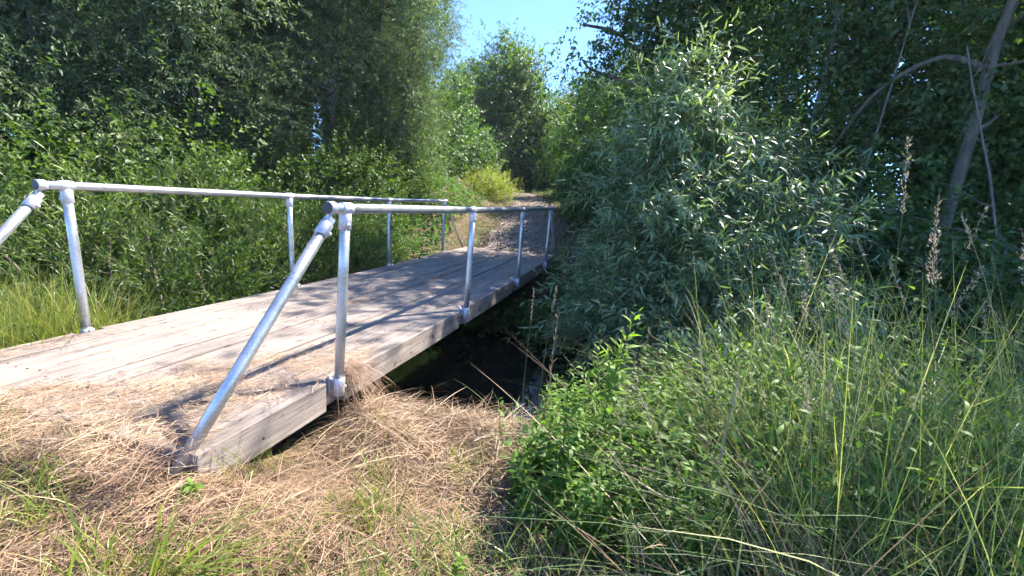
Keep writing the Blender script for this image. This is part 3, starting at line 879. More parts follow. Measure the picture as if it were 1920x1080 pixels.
r3 = make_tree('shade_tree', 'forked pale trunk in the shade behind the leaning tree', 'tree', (5.0, 6.9),
    [([(5.0, 6.9, -.1), (5.0, 6.8, 1.6), (4.95, 6.6, 3.0), (5.2, 6.8, 5.0), (5.3, 7.0, 7.0)], .15, .04), ([(4.95, 6.65, 2.7), (4.7, 6.9, 4.2), (4.2, 6.6, 6.4), (3.5, 5.8, 8.0)], .09, .03)],
    [(4.9, 7.3, 5.4, 1.9, 1.6, 1.6, 90), (4.2, 6.6, 4.3, 1.2, 1.1, .9, 40), (3.4, 5.6, 8.0, 1.5, 1.5, .6, 4), (4.6, 6.6, 7.4, .9, .9, .6, 12)], bark='bark_grey', group=GR, **dk)  # sparse high lobe out of view, added to throw dapples on the near deck
for j, (x, y, rz, sc, src, lb) in enumerate([
    (7.5, 10.5, 1.0, 1.0, r1, 'dark tree deep in the wood behind the pale forked trunk'),
    (9.5, 7.0, 2.0, .95, r1, 'dark tree deep in the wood behind the leaning trunk'),
    (1.2, 14.5, 4.0, .62, r1, 'dark tree beyond the big tree right of the path'),
    (4.5, 14.5, 5.2, .9, r1, 'tall tree showing between the dark boughs'),
    (12.0, 10.5, 3.0, 1.1, r1, 'tree in the back row of the shaded wood'),
    (10.5, 3.0, .3, 1.0, r2, 'tree beyond the picture edge in the shaded wood'),
    (1.4, 21.0, .9, .7, r1, 'small tree where the path leaves the view')]):
    copy_tree(src, (x, y), rz, sc, lb, GR)

GS = 'undergrowth shrubs of the shaded wood'
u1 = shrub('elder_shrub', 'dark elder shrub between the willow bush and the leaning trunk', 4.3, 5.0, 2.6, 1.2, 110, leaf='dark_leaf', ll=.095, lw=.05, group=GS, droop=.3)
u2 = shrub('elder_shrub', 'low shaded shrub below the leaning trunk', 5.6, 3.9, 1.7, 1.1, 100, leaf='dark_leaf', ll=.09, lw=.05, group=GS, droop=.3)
for (x, y, rz, sc, src, lb) in [
    (5.3, 6.0, 1.0, 1.0, u1, 'shaded shrub round the foot of the forked trunk'),
    (6.9, 4.9, 2.2, 1.05, u1, 'shaded shrub behind the leaning trunk at the picture edge'),
    (5.0, 4.1, 3.0, 1.05, u1, 'shaded shrub hiding the foot of the leaning trunk'),
    (4.9, 3.8, 3.2, 1.2, u1, 'shaded shrub just behind the tall seeding stalks'),
    (4.6, 3.0, 3.7, .8, u2, 'low bush behind the tall seeding grasses'),
    (6.6, 2.7, 5.0, .95, u2, 'low bush at the picture edge behind the grasses'),
    (3.6, 6.6, .6, 1.15, u1, 'dark shrub behind the big willow bush'),
    (7.8, 7.2, 4.0, 1.3, u1, 'shrub deep in the wood'),
    (8.4, 3.4, 2.9, 1.3, u1, 'shrub beyond the picture edge'),
    (.55, 11.2, .2, 1.1, u1, 'dark thicket beside the right edge of the path'),
    (-.35, 13.9, 2.4, 1.25, u1, 'dark thicket farther up the right edge of the path'),
    (-1.2, 17.5, 3.3, 1.1, u1, 'dark thicket near the top of the path'),
    (1.6, 8.2, 1.9, .9, u1, 'shaded shrub just past the far end of the bridge'),
    (7.0, 9.2, 2.4, 1.5, u1, 'tall dim shrub behind the forked trunk'), (9.6, 5.2, 1.4, 1.5, u1, 'tall dim shrub behind the leaning trunk'),
    (9.0, 9.8, 3.4, 1.7, u1, 'dim shrub deepest in the shaded wood'), (5.0, 11.0, .4, 1.6, u1, 'dim shrub behind the big dark tree'),
    (11.5, 7.5, 5.4, 1.9, u1, 'dim shrub in the back row of the shaded wood'), (2.2, 12.0, 5.4, 1.4, u1, 'dim shrub past the big dark tree'),
    (-5.05, 23.3, 2.8, 1.25, u1, 'dark hedge bush straight ahead at the end of the path'),
    (-3.6, 23.0, .8, 1.2, u1, 'dark hedge bush closing the top of the path'), (-1.6, 22.0, 1.9, 1.2, u1, 'dark hedge bush at the top of the path on its right'),
    (-6.6, 22.3, 3.9, 1.2, u1, 'dark hedge bush at the top of the path on its left'), (-9.5, 21.0, 4.9, 1.4, u1, 'dark hedge bush under the domed tree'),
    (.8, 23.5, 2.9, 1.5, u1, 'dark hedge bush behind the small tree'),
    (5.6, 6.3, 4.6, .9, s2, 'backlit yellow-green shrub beside the forked trunk'), (6.9, 6.0, 1.6, 1.3, s1, 'backlit yellow-green shrub behind the leaning trunk'), (4.5, 6.9, 2.6, 1.2, s2, 'backlit yellow-green shrub between the willow bush and the forked trunk'),
    (-6.0, 17.0, 5.0, 1.3, u2, 'dark bush behind the glowing yellow-green bush'),
    (-6.3, 14.0, 1.4, 1.35, u1, 'dark bush left of the glowing yellow-green bush')]:
    copy_tree(src, (x, y), rz, sc, lb, GS)
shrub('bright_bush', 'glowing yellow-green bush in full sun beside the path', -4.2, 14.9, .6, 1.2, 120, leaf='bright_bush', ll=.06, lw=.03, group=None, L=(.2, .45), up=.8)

# bare saplings and fallen poles in the wood
def pole(label, pts, r0, r1, cat='branch', name='dead_branch', mat='deadwood', twigs=(4, 6, 8)):
    b = pts[0]
    P = np.array(pts, float); t = np.linspace(0, 1, 10)
    c = np.stack([np.interp(t, np.linspace(0, 1, len(P)), P[:, i]) for i in range(3)], 1)
    c[1:-1] += rng.normal(0, .5 * r0, (8, 3))
    tr = Tris(); tubes(tr, c[None], np.linspace(r0, r1, 10)[None], 8)
    for i in twigs:
        e = c[i] + np.array([U(-.5, .5), U(-.3, .3), U(.1, .5)])
        tubes(tr, curve_pts(c[i], e, 5)[None], np.linspace(r1, .003, 5)[None], 5)
    tag(link(name, tr.mesh(name, b), mat, smooth=True), label, cat, 'dead poles in the wood').location = b
pole('thin pale dead pole standing nearly upright before the forked trunk', [(4.35, 5.35, -.2), (4.5, 5.35, 2.0), (4.72, 5.4, 4.2)], .02, .01)
pole('dead branch leaning against the leaning trunk at the picture edge', [(5.75, 4.0, -.1), (5.35, 4.3, 1.6), (4.95, 4.6, 3.2)], .02, .008)
pole('thin dark sapling stem left of the forked trunk', [(3.9, 6.2, -.2), (3.95, 6.2, 2.0), (4.1, 6.3, 4.2)], .04, .018)

# ------------------------------------------------------------------ straw, grass and weeds
def stuff(name, tr, mat, label, origin=(0, 0, 0)):
    o = link(name, tr.mesh(name, origin), mat)
    o.location = origin
    return tag(o, label, kind='stuff')

def on_deck(x, y, m=0.0):
    return (x > -2.08 - m) & (x < -.04 + m) & (y > Y0 - m) & (y < Y1 + m)
SAG = np.vectorize(sag)

def strands(tr, x, y, z, L, w, tone, lift=.12, curl=.25, az=None, segs=3):
    n = len(x)
    a = U(0, 2 * np.pi, n) if az is None else az
    D = np.stack([np.cos(a), np.sin(a), rng.normal(0, lift, n)], 1)
    D = nrm(D)
    bend = np.stack([-np.sin(a), np.cos(a), np.zeros(n)], 1) * rng.normal(0, curl, n)[:, None]
    bend[:, 2] -= np.abs(D[:, 2]) * .8
    B = np.stack([x, y, z], 1) - D * (np.asarray(L) * .5)[:, None] * np.array([1, 1, 0])
    face = nrm(np.cross(D, np.array([0, 0, 1.]) + rng.normal(0, .5, (n, 3))))
    blades(tr, B, D, L, w, bend, segs, tone, face)

# hay lying on the near bank
tr = Tris()
n = 60000
x = U(-3.6, 1.7, n); y = U(-2.1, .5, n)
thin = np.sin(x * 3.1 + 1.2 * np.sin(y * 2.7)) * .5 + np.sin(y * 4.3 + x * 1.3) * .5
keep = (~on_deck(x, y, -.02)) & (U(0, 1, n) < .52 + .48 * thin) & ((x < 1.15) | (U(0, 1, n) < .25))
keep &= (x < -2.1) | (x > -.1) | (y < -.9)
x, y = x[keep], y[keep]; n = len(x)
heap = .05 * np.clip(np.sin(x * 5 + 2 * np.sin(y * 3)) + .3, 0, 1) + .03 * np.exp(-((x - .55) ** 2 / .25 + (y - .0) ** 2 / .12))
clump = .5 + .5 * np.sin(x * 2.3 + 3 * np.sin(y * 1.9))
strands(tr, x, y, gh(x, y) + U(0, 1, n) ** 1.5 * (.025 + heap) + .004, U(.07, .26, n), U(.0022, .0042, n), U(0, 1, n) ** 1.2 * .62 + .38 * clump)
n = 2600
x = rng.normal(-.12, .32, n); y = rng.normal(-1.0, .08, n)
keep = (y < -.905) | (x > .0); x, y = x[keep], y[keep]; n = len(x)
strands(tr, x, y, gh(x, y) + U(0, 1, n) ** 1.3 * .085, U(.06, .24, n), U(.002, .004, n), U(0, .85, n))
stuff('hay', tr, 'straw', 'cut hay lying in a mat over the near bank')

# hay blown over the near end of the deck
tr = Tris()
n = 19000
x = U(-2.08, -.05, n); y = U(-1.15, .75, n)
edge = -.30 - .72 * (.62 - y) + .07 * np.sin(y * 9) + .05 * np.sin(y * 23 + 1)
dens = sstep(-.16, .10, x - edge) * (1 - .8 * sstep(-.22, -.1, x) * sstep(.25, -.1, y) * sstep(-.95, -.7, y)) * (1 - sstep(.35, .72, y))
patch = .62 + .38 * np.sin(x * 9 + 2 * np.sin(y * 5)) * np.sin(y * 7 + 1.5 * np.sin(x * 6))
keep = U(0, 1, n) < .85 * dens * np.clip(patch + .35 * sstep(-.5, -.8, y), 0, 1)
x, y = x[keep], y[keep]; n = len(x)
dd = sstep(0, .5, x - (-.30 - .72 * (.62 - y)))
strands(tr, x, y, .004 + U(0, 1, n) ** 1.6 * (.012 + .022 * dd + .05 * sstep(-.65, -.95, y)), U(.04, .22, n), U(.0018, .0034, n), np.clip(.25 + .45 * patch[keep] + rng.normal(0, .22, n), 0, 1), lift=.05)
# thin scatter of bits over the rest of the deck and loose patches
n = 2600
x = U(-2.05, -.06, n); y = U(-.95, 7.3, n) ** 1.0
strands(tr, x, y, SAG(y) + .003 + U(0, .003, n), U(.015, .09, n), U(.0018, .003, n), U(0, .8, n), lift=.02)
for (cx, cy_, sx, sy, m) in ((-1.95, -.45, .06, .25, 350), (-1.03, 3.4, .02, .9, 450), (-1.1, 1.7, .05, .12, 160), (-.75, 6.3, .4, .5, 900), (-.3, 6.6, .15, .5, 500), (-1.5, 7.2, .4, .15, 500), (-.85, 4.4, .05, .3, 160), (-1.35, 2.2, .04, .3, 120), (-.16, 4.4, .08, .12, 120)):
    x = np.clip(rng.normal(cx, sx, m), -2.06, -.06); y = np.clip(rng.normal(cy_, sy, m), -.95, 7.4)
    strands(tr, x, y, SAG(y) + .003 + U(0, .012, m), U(.02, .12, m), U(.0018, .003, m), U(0, .65, m), lift=.06)
stuff('deck_hay', tr, 'straw', 'golden hay strewn over the near end of the bridge deck')

# hay hanging over the beam beside the first post
tr = Tris()
n = 230
x = U(-.09, -.01, n); y = rng.normal(.12, .05, n)
D = nrm(np.stack([U(.05, .5, n), rng.normal(.15, .25, n), U(-.2, .35, n)], 1))
bend = np.stack([U(-.05, .2, n), rng.normal(.05, .15, n), -U(.7, 1.3, n)], 1)
blades(tr, np.stack([x, y, U(-.02, .03, n)], 1), D, U(.12, .36, n), U(.002, .0038, n), bend, 4, U(0, .5, n))
o = link('hay_tuft', tr.mesh('hay_tuft', (-.05, .12, 0)), 'straw'); o.location = (-.05, .12, 0)
tag(o, 'reddish hay hanging over the beam beside the first post', 'hay tuft')

# bleached dead grass arching over the edge of the bank
tr = Tris()
n = 9000
x = U(.0, 1.5, n); y = rng.normal(.08, .22, n) - .05 * x
a = rng.normal(1.2, 1.5, n)
D = nrm(np.stack([np.cos(a), np.sin(a), U(.0, .5, n) ** 1.5], 1))
bend = np.stack([-np.sin(a) * rng.normal(0, .2, n), np.cos(a) * rng.normal(0, .2, n), -U(.15, .55, n)], 1)
lump = .5 + .5 * np.sin(x * 7 + 2 * np.sin(y * 6))
blades(tr, np.stack([x, y, gh(x, y) + U(0, 1, n) * (.025 + .085 * lump * np.exp(-((y - .1) / .25) ** 2))], 1), D, U(.12, .48, n), U(.0022, .0045, n), bend, 4, np.clip(.15 + .5 * lump + rng.normal(0, .25, n), 0, 1))
n = 130
x = U(.0, 1.5, n); y = rng.normal(-.05, .28, n)
a = U(0, 6.28, n)
D = nrm(np.stack([np.cos(a), np.sin(a), U(.0, .22, n)], 1))
blades(tr, np.stack([x, y, gh(x, y) + U(.04, .09, n)], 1), D, U(.25, .5, n), U(.004, .006, n), np.stack([0 * a, 0 * a, -U(.05, .3, n)], 1), 5, U(.6, 1, n))
stuff('dead_grass', tr, 'dry_grass', 'bleached dead grass arching over the edge of the stream bank')

# sparse short green blades growing through the hay
tr = Tris()
n = 6000
cx = U(-3.3, 1.6, 150); cyy = np.where(U(0, 1, 150) < .55, U(-2.0, -.9, 150), U(-2.0, .2, 150))
k = rng.integers(0, 130, n)
x = cx[k] + rng.normal(0, .07, n); y = cyy[k] + rng.normal(0, .07, n)
keep = ~on_deck(x, y, .0) & (gh(x, y) > -.6); x, y = x[keep], y[keep]; n = len(x)
a = U(0, 6.28, n); le = U(.1, .7, n)
D = nrm(np.stack([np.cos(a) * le, np.sin(a) * le, np.ones(n)], 1))
bend = np.stack([np.cos(a), np.sin(a), -np.ones(n) * .6], 1) * U(.05, .6, n)[:, None]
blades(tr, np.stack([x, y, gh(x, y)], 1), D, U(.06, .24, n), U(.003, .006, n), bend, 4, np.clip(rng.normal(.55, .25, n), 0, .95))
stuff('short_grass', tr, 'grass_sunny', 'thin green grass sprouting through the hay')

# tall rank grass on the right of the near bank
def clear_of_camera(x, y, r=.75):
    return np.hypot(x - 1.574, y + 2.185) > r
tr = Tris()
n = 17000
x = U(.85, 4.6, n); y = U(-1.75, 1.35, n)
dens = sstep(.85, 1.7, x + .25 * np.sin(y * 5)) * (.35 + .65 * sstep(1.0, 2.6, x)) * np.where(y < -.9, .45, 1)
cl = .5 + .5 * np.sin(x * 6 + 2 * np.sin(y * 5)) * np.sin(y * 7 + x)
keep = (U(0, 1, n) < dens * (.45 + .55 * cl)) & clear_of_camera(x, y, 1.2)
x, y = x[keep], y[keep]; n = len(x)
hgt = (.32 + .85 * sstep(1.4, 2.8, x)) * U(.45, 1.35, n) * np.where(y < -.8, .6, 1)
a = U(0, 6.28, n); le = U(.02, .75, n)
D = nrm(np.stack([np.cos(a) * le, np.sin(a) * le, np.ones(n)], 1))
bend = np.stack([np.cos(a), np.sin(a), -np.ones(n) * .7], 1) * (U(0, 1, n) ** 1.3 * .85)[:, None]
blades(tr, np.stack([x, y, gh(x, y)], 1), D, hgt, .0022 + .010 * U(0, 1, n) ** 2.2, bend, 6, np.clip(rng.normal(.45, .3, n), 0, 1))
n = 650
x = U(2.1, 4.2, n); y = U(-.8, .6, n); kk = clear_of_camera(x, y, 1.45); x, y = x[kk], y[kk]; n = len(x)
a = U(0, 6.28, n); le = U(.0, .3, n)
D = nrm(np.stack([np.cos(a) * le, np.sin(a) * le, np.ones(n)], 1))
blades(tr, np.stack([x, y, gh(x, y)], 1), D, U(1.0, 1.55, n), U(.0022, .0045, n), np.stack([np.cos(a), np.sin(a), -np.ones(n) * .5], 1) * (U(0, 1, n) ** 2 * .5)[:, None], 7, np.clip(rng.normal(.7, .25, n), 0, 1))
stuff('tall_grass', tr, 'grass', 'rank green grass standing waist high on the near bank')

# dead straws leaning through the tall grass
tr = Tris()
n = 5200
x = U(1.2, 4.2, n); y = U(-1.3, 1.0, n)
keep = clear_of_camera(x, y, 1.25) & (U(0, 1, n) < .3 + .7 * sstep(1.5, 3, x)); x, y = x[keep], y[keep]; n = len(x)
a = rng.normal(3.3, 1.2, n); le = U(.2, 2.2, n)
D = nrm(np.stack([np.cos(a) * le, np.sin(a) * le, np.ones(n)], 1))
bend = np.stack([np.cos(a), np.sin(a), -np.ones(n) * .5], 1) * U(0, .25, n)[:, None]
blades(tr, np.stack([x, y, gh(x, y)], 1), D, U(.3, 1.15, n) * (.35 + .65 * sstep(1.5, 2.2, x)), U(.002, .0042, n), bend, 4, U(.35, 1, n))
n = 70
x = U(1.7, 3.6, n); y = U(-.75, .6, n); a = rng.normal(3.4, 1.4, n); le = U(.8, 3.0, n)
kk = clear_of_camera(x, y, 1.5); x, y, a, le = x[kk], y[kk], a[kk], le[kk]; n = len(x)
D = nrm(np.stack([np.cos(a) * le, np.sin(a) * le, np.ones(n)], 1))
blades(tr, np.stack([x, y, gh(x, y) + U(0, .3, n)], 1), D, U(.6, 1.2, n), U(.004, .006, n), np.stack([np.cos(a), np.sin(a), -np.ones(n)], 1) * U(.02, .15, n)[:, None], 5, U(.6, 1, n))
stuff('dead_straws', tr, 'dry_grass', 'bleached straws leaning through the tall grass')

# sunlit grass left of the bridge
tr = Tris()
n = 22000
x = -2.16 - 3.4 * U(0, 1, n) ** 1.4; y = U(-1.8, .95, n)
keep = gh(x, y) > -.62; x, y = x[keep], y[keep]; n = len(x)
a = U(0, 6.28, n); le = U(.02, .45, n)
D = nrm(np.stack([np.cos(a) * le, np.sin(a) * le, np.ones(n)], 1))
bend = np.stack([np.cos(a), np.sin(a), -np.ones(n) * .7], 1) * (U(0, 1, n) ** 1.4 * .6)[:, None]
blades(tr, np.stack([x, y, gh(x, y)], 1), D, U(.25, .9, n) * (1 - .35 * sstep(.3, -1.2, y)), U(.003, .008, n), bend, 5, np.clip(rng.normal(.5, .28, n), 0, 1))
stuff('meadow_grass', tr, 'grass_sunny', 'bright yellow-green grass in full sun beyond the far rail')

# grass and mown straw on the far bank and beside the path
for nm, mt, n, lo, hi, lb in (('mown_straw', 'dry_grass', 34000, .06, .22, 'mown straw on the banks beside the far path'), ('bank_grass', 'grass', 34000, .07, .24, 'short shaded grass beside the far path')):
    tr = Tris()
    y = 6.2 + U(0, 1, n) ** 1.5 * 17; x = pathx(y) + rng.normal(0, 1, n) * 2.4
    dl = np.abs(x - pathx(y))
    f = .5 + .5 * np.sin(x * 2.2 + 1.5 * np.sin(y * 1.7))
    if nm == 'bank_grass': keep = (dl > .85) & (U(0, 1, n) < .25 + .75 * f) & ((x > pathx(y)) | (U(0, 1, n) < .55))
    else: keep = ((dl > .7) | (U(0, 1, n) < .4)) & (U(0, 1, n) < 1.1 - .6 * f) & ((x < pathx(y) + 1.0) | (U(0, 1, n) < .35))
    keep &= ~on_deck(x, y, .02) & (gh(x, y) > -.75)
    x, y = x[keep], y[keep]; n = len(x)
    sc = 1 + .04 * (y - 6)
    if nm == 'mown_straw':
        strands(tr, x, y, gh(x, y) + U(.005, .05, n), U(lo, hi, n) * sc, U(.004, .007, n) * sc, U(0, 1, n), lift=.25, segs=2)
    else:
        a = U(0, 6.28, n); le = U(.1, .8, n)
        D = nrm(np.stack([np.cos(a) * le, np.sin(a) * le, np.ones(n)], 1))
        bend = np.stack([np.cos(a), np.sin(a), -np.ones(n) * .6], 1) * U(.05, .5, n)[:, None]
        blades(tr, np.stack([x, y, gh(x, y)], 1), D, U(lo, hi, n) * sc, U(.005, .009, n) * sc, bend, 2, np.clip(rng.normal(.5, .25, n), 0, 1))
    stuff(nm, tr, mt, lb)

# wood chips and leaf litter on the path
tr = Tris()
n = 9000
y = 7.3 + U(0, 1, n) ** 1.5 * 13; x = pathx(y) + U(-1.0, 1.0, n)
P = np.stack([x, y, gh(x, y) + .02], 1)
T = nrm(np.stack([rng.normal(0, 1, n), rng.normal(0, 1, n), rng.normal(0, .25, n)], 1))
N = nrm(np.array([0, 0, 1.]) + rng.normal(0, .35, (n, 3)))
leaves(tr, P, T, N, U(.03, .10, n), U(.015, .045, n), U(0, 1, n), curl=.1)
stuff('leaf_litter', tr, 'chips', 'brown leaf litter and chips scattered on the far path')

# ivy, nettles and low leaves on the stream banks and wood floor
tr = Tris()
n = 9000
x = U(-9, 9, n); y = U(5.2, 12, n)
keep = (np.abs(x - pathx(y)) > 1.7) | (y < 6.6); keep &= ~on_deck(x, y, .15) | (y < 5.7)
keep &= (x < 1.5) | (U(0, 1, n) < .6)
x, y = x[keep], y[keep]; n = len(x)
P = np.stack([x, y, np.maximum(gh(x, y), WATER_Z) + U(.02, .35, n)], 1)
D = nrm(rng.normal(0, .5, (n, 3)) + np.array([0, 0, 1]))
shoots(tr, P, D, U(.12, .3, n), 6, .09, .06, 1.1, .1, .1, U(.1, .6, n), droop=.25)
n = 1600
x = U(-8, 8, n); y = yc(x) - U(2.0, 2.9, n); keep = (x < -2.3) | (x > 1.3); x, y = x[keep], y[keep]; n = len(x)
P = np.stack([x, y, np.maximum(gh(x, y), WATER_Z) + U(0, .2, n)], 1)
D = nrm(rng.normal(0, .5, (n, 3)) + np.array([0, .3, 1]))
shoots(tr, P, D, U(.12, .3, n), 6, .075, .045, 1.1, .1, .1, U(.1, .6, n), droop=.25)
n = 5000
x = U(2.8, 10, n); y = U(-1.5, 6, n)
keep = (x > 3.9) | (y > 1.2); keep &= (np.abs(y - yc(x)) > 1.7); x, y = x[keep], y[keep]; n = len(x)
P = np.stack([x, y, gh(x, y) + U(.02, .6, n)], 1)
shoots(tr, P, nrm(rng.normal(0, .5, (n, 3)) + np.array([0, 0, 1])), U(.15, .35, n), 6, .09, .055, 1.1, .1, .1, U(.1, .7, n), droop=.25)
n = 900
x = U(-2.0, 1.7, n); y = np.where((x < .2), U(4.7, 5.7, n), U(4.7, 6.4, n))
P = np.stack([x, y, np.maximum(gh(x, y), WATER_Z) + U(.0, .4, n)], 1)
shoots(tr, P, nrm(rng.normal(0, .45, (n, 3)) + np.array([0, -.5, 1])), U(.15, .35, n), 8, .11, .07, 1.1, .1, .1, U(.3, .9, n), droop=.3)
stuff('undergrowth', tr, 'nettle', 'low dark leaves covering the stream banks and wood floor')

def stem_plant(name, label, cat, x, y, h, leaf, k, ll, lw, ang=.9, lean=(0, 0), group=None, z=None, stemmat='twig', sr=.005, droop=.12, branches=0, t0=.12, tone=.55, taper=.5, opp=False, flower=False):
    z = G(x, y) if z is None else z
    b = (x, y, z)
    root = empty(name, b, label, cat, group)
    D = nrm(np.array([[lean[0], lean[1], 1.0]]))
    O = np.array([[x, y, z - .02]])
    tr, st = Tris(), Tris()
    shoots(tr, O, D, np.array([h]), k, ll, lw, ang, .02, .05, np.array([tone]), .25, droop, .18, True, t0=t0, stem=st, sr=sr, taper=taper)
    if branches:
        t = U(.35, .9, branches)
        Ob = O + D * (h * t)[:, None]
        Db = nrm(D * .8 + rng.normal(0, .55, (branches, 3)) * np.array([1, 1, .3]))
        shoots(tr, Ob, Db, h * .3 * (1.2 - t), max(5, k // 4), ll * .7, lw * .7, ang, -.1, .1, np.full(branches, tone), .25, droop, .18, True, stem=st, sr=sr * .6, taper=taper)
    link('foliage', tr.mesh('foliage', b), leaf, root)
    link('stem', st.mesh('stem', b), stemmat, root)
    if flower:
        fl = Tris()
        m = 30
        Pp = O + D * h + rng.normal(0, .025, (m, 3))
        leaves(fl, Pp, nrm(rng.normal(0, 1, (m, 3))), nrm(rng.normal(0, 1, (m, 3))), .012, .008, U(0, 1, m))
        link('flowers', fl.mesh('flowers', b), 'flower', root)
    return root

# the upright weeds in front of the willow bush
stem_plant('goldenrod', 'tall fresh green weed with toothed leaves standing out before the dark stream', 'weed', 1.50, -.18, 1.03, 'weed', 64, .12, .03, .85, (-.02, 0), sr=.006, branches=5, tone=.85)
GWd = 'upright leafy weeds on the near bank'
for (x, y, h, lb) in ((1.72, -.05, .72, 'shorter weed just right of the tall fresh green weed'), (1.34, -.05, .62, 'small weed just left of the tall fresh green weed'),
                      (2.05, .15, .85, 'leafy weed under the lower boughs of the willow bush'), (2.35, .05, 1.0, 'tall leafy weed with pale top among the seeding grasses'),
                      (1.15, .35, .35, 'small bright weed on the lip of the bank'), (1.9, -.45, .5, 'bushy weed in the middle of the rank grass'),
                      (2.65, -.1, .8, 'weed hidden among tall grass blades'), (1.55, -.55, .45, 'low weed in front of the tall fresh green weed')):
    stem_plant('leafy_weed', lb, 'weed', x, y, h, 'weed', int(40 * h + 14), .085, .022, .9, (U(-.1, .1), U(-.1, .1)), GWd, branches=4, tone=U(.3, .7))
tr = Tris()
n = 1150
x = 1.15 + 2.7 * U(0, 1, n) ** 1.05; y = U(-.55, 1.15, n); keep = (x > 1.15 + .25 * np.sin(y * 6)); x, y = x[keep], y[keep]; n = len(x)
h = U(.15, 1.0, n) * (.5 + .75 * sstep(1, 2.6, x))
shoots(tr, np.stack([x, y, gh(x, y)], 1), nrm(np.stack([rng.normal(0, .2, n), rng.normal(0, .2, n), np.ones(n)], 1)), h, 22, .075, .022, .95, .05, .1, U(.1, .7, n), droop=.15, fine=True, curl=.2)
n = 220
x = 1.2 + 2.2 * U(0, 1, n) ** 1.4; y = U(-.45, .9, n)
shoots(tr, np.stack([x, y, gh(x, y) + .02], 1), nrm(np.stack([rng.normal(0, .5, n), rng.normal(0, .5, n), np.ones(n)], 1)), U(.1, .35, n), 9, .085, .05, 1.1, .1, .1, U(.0, .6, n), droop=.2, fine=True, curl=.2)
stuff('weeds', tr, 'weed', 'tangle of green weeds under the tall grass')

# nettles on the stream margin
GN = 'nettles on the stream margin'
for i, (x, y, h, lb) in enumerate(((.35, 3.9, 1.0, 'broad-leaved nettle rising beside the bridge beam'), (.05, 4.6, 1.0, 'nettle in deep shade just under the beam'), (.75, 3.7, .95, 'nettle at the left foot of the willow bush'),
                      (.55, 4.9, 1.1, 'tall nettle behind the others below the far posts'), (-.35, 5.3, .7, 'nettle under the far half of the deck'), (.15, 4.2, .85, 'low nettle leaning out over the dark water'), (.6, 4.4, 1.15, 'tall nettle in the gap between beam and willow bush'), (.95, 4.9, .9, 'nettle half hidden by willow leaves near the last post'))):
    zz = float(np.maximum(gh(x, y), WATER_Z - .1))
    r = stem_plant('nettle', lb, 'nettle', x, y, h, 'nettle', 34, .12, .075, 1.15, (U(-.15, .15), U(-.2, .05)), GN, z=zz, droop=.3, branches=3, tone=.5, taper=.3)

# broad-bladed grass tufts in the foreground
def tuft(label, x, y, n, h, w, mat='grass_sunny', tone=.45, spread=.05, bendy=.6, lean=.45, az=None, group='grass tufts in the hay'):
    b = (x, y, G(x, y))
    tr = Tris()
    a = U(0, 6.28, n) if az is None else rng.normal(az, .7, n)
    le = U(.05, lean, n)
    D = nrm(np.stack([np.cos(a) * le, np.sin(a) * le, np.ones(n)], 1))
    bend = np.stack([np.cos(a), np.sin(a), -np.ones(n) * .75], 1) * U(.1, bendy, n)[:, None]
    blades(tr, np.stack([x + rng.normal(0, spread, n), y + rng.normal(0, spread, n), np.full(n, b[2] - .01)], 1), D, h * U(.5, 1.15, n), w * U(.6, 1.2, n), bend, 7, np.clip(rng.normal(tone, .15, n), 0, .85))
    o = link('grass_tuft', tr.mesh('grass_tuft', b), mat)
    o.location = b
    return tag(o, label, 'grass', group)
tuft('lush broad-bladed grass tuft arching at the bottom edge of the picture', .30, -1.26, 60, .36, .011, spread=.06, bendy=.9, lean=.7, az=.6)
tuft('upright pale grass blades left of the lush tuft', .02, -1.34, 9, .34, .012, spread=.06, bendy=.25, lean=.3)
tuft('thin green tuft beside the foot of the near brace', -.05, -1.02, 40, .11, .004, spread=.05, bendy=.3)
tuft('small green tuft on the shaded hay by the deck end', -.42, -1.12, 34, .13, .005, spread=.05, bendy=.3)
tuft('fine grass tuft in front of the dark gap under the beam', .62, -.72, 70, .24, .005, spread=.06, bendy=.4, lean=.5)
tuft('grass tuft at the bottom of the picture below the bank', .98, -.95, 60, .26, .006, 'grass', .4, .10, .5)
tuft('green tuft at the edge of the hay near the weeds', 1.28, -.72, 50, .32, .006, 'grass', .45, .08, .5)
tuft('single broad reed blade bent over beyond the far rail', -2.35, .42, 3, .42, .014, 'grass', .55, .02, .9, .15, 0.3, None)
tuft('tussock of grass leaning in from the lower right corner', 2.55, -.45, 90, .75, .009, 'grass', .35, .10, .7, .5)
tuft('bluish grass blades curving over in the middle of the rank grass', 2.2, -.35, 60, .75, .013, 'grass', .3, .08, .8, .35)

# seeding grass stalks
def seed_grass(label, x, y, h, lean, head=.16, w=.012, n=60, group='seeding grass stalks', mat='seed', green=.55, spread=.35):
    z = G(x, y); b = (x, y, z)
    root = empty('seeding_grass', b, label, 'grass stalk', group)
    t = np.linspace(0, 1, 8)
    c = np.array([x, y, z]) + np.stack([lean[0] * h * t ** 2.2, lean[1] * h * t ** 2.2, h * t - .25 * h * (lean[0] ** 2 + lean[1] ** 2) * t ** 3], 1)
    st = Tris(); tubes(st, c[None], (np.linspace(.0022, .0009, 8))[None], 4)
    link('stalk', st.mesh('stalk', b), 'dry_stem' if green > .7 else 'twig', root)
    hd = Tris()
    L = np.linalg.norm(c[-1] - c[-3])
    tt = U(1 - head / h, 1, n)
    P = np.stack([np.interp(tt, t, c[:, i]) for i in range(3)], 1)
    tan = nrm(c[-1] - c[-3])
    R = rng.normal(0, 1, (n, 3))
    T = nrm(tan * 1.0 + R * spread)
    leaves(hd, P + R * w * .25, T, nrm(rng.normal(0, 1, (n, 3))), U(.008, .017, n), U(.0025, .004, n), U(.1, 1, n))
    link('seed_head', hd.mesh('seed_head', b), mat, root)
    return root
SGL = 'feathery seeding grass stalk among the rank grass'
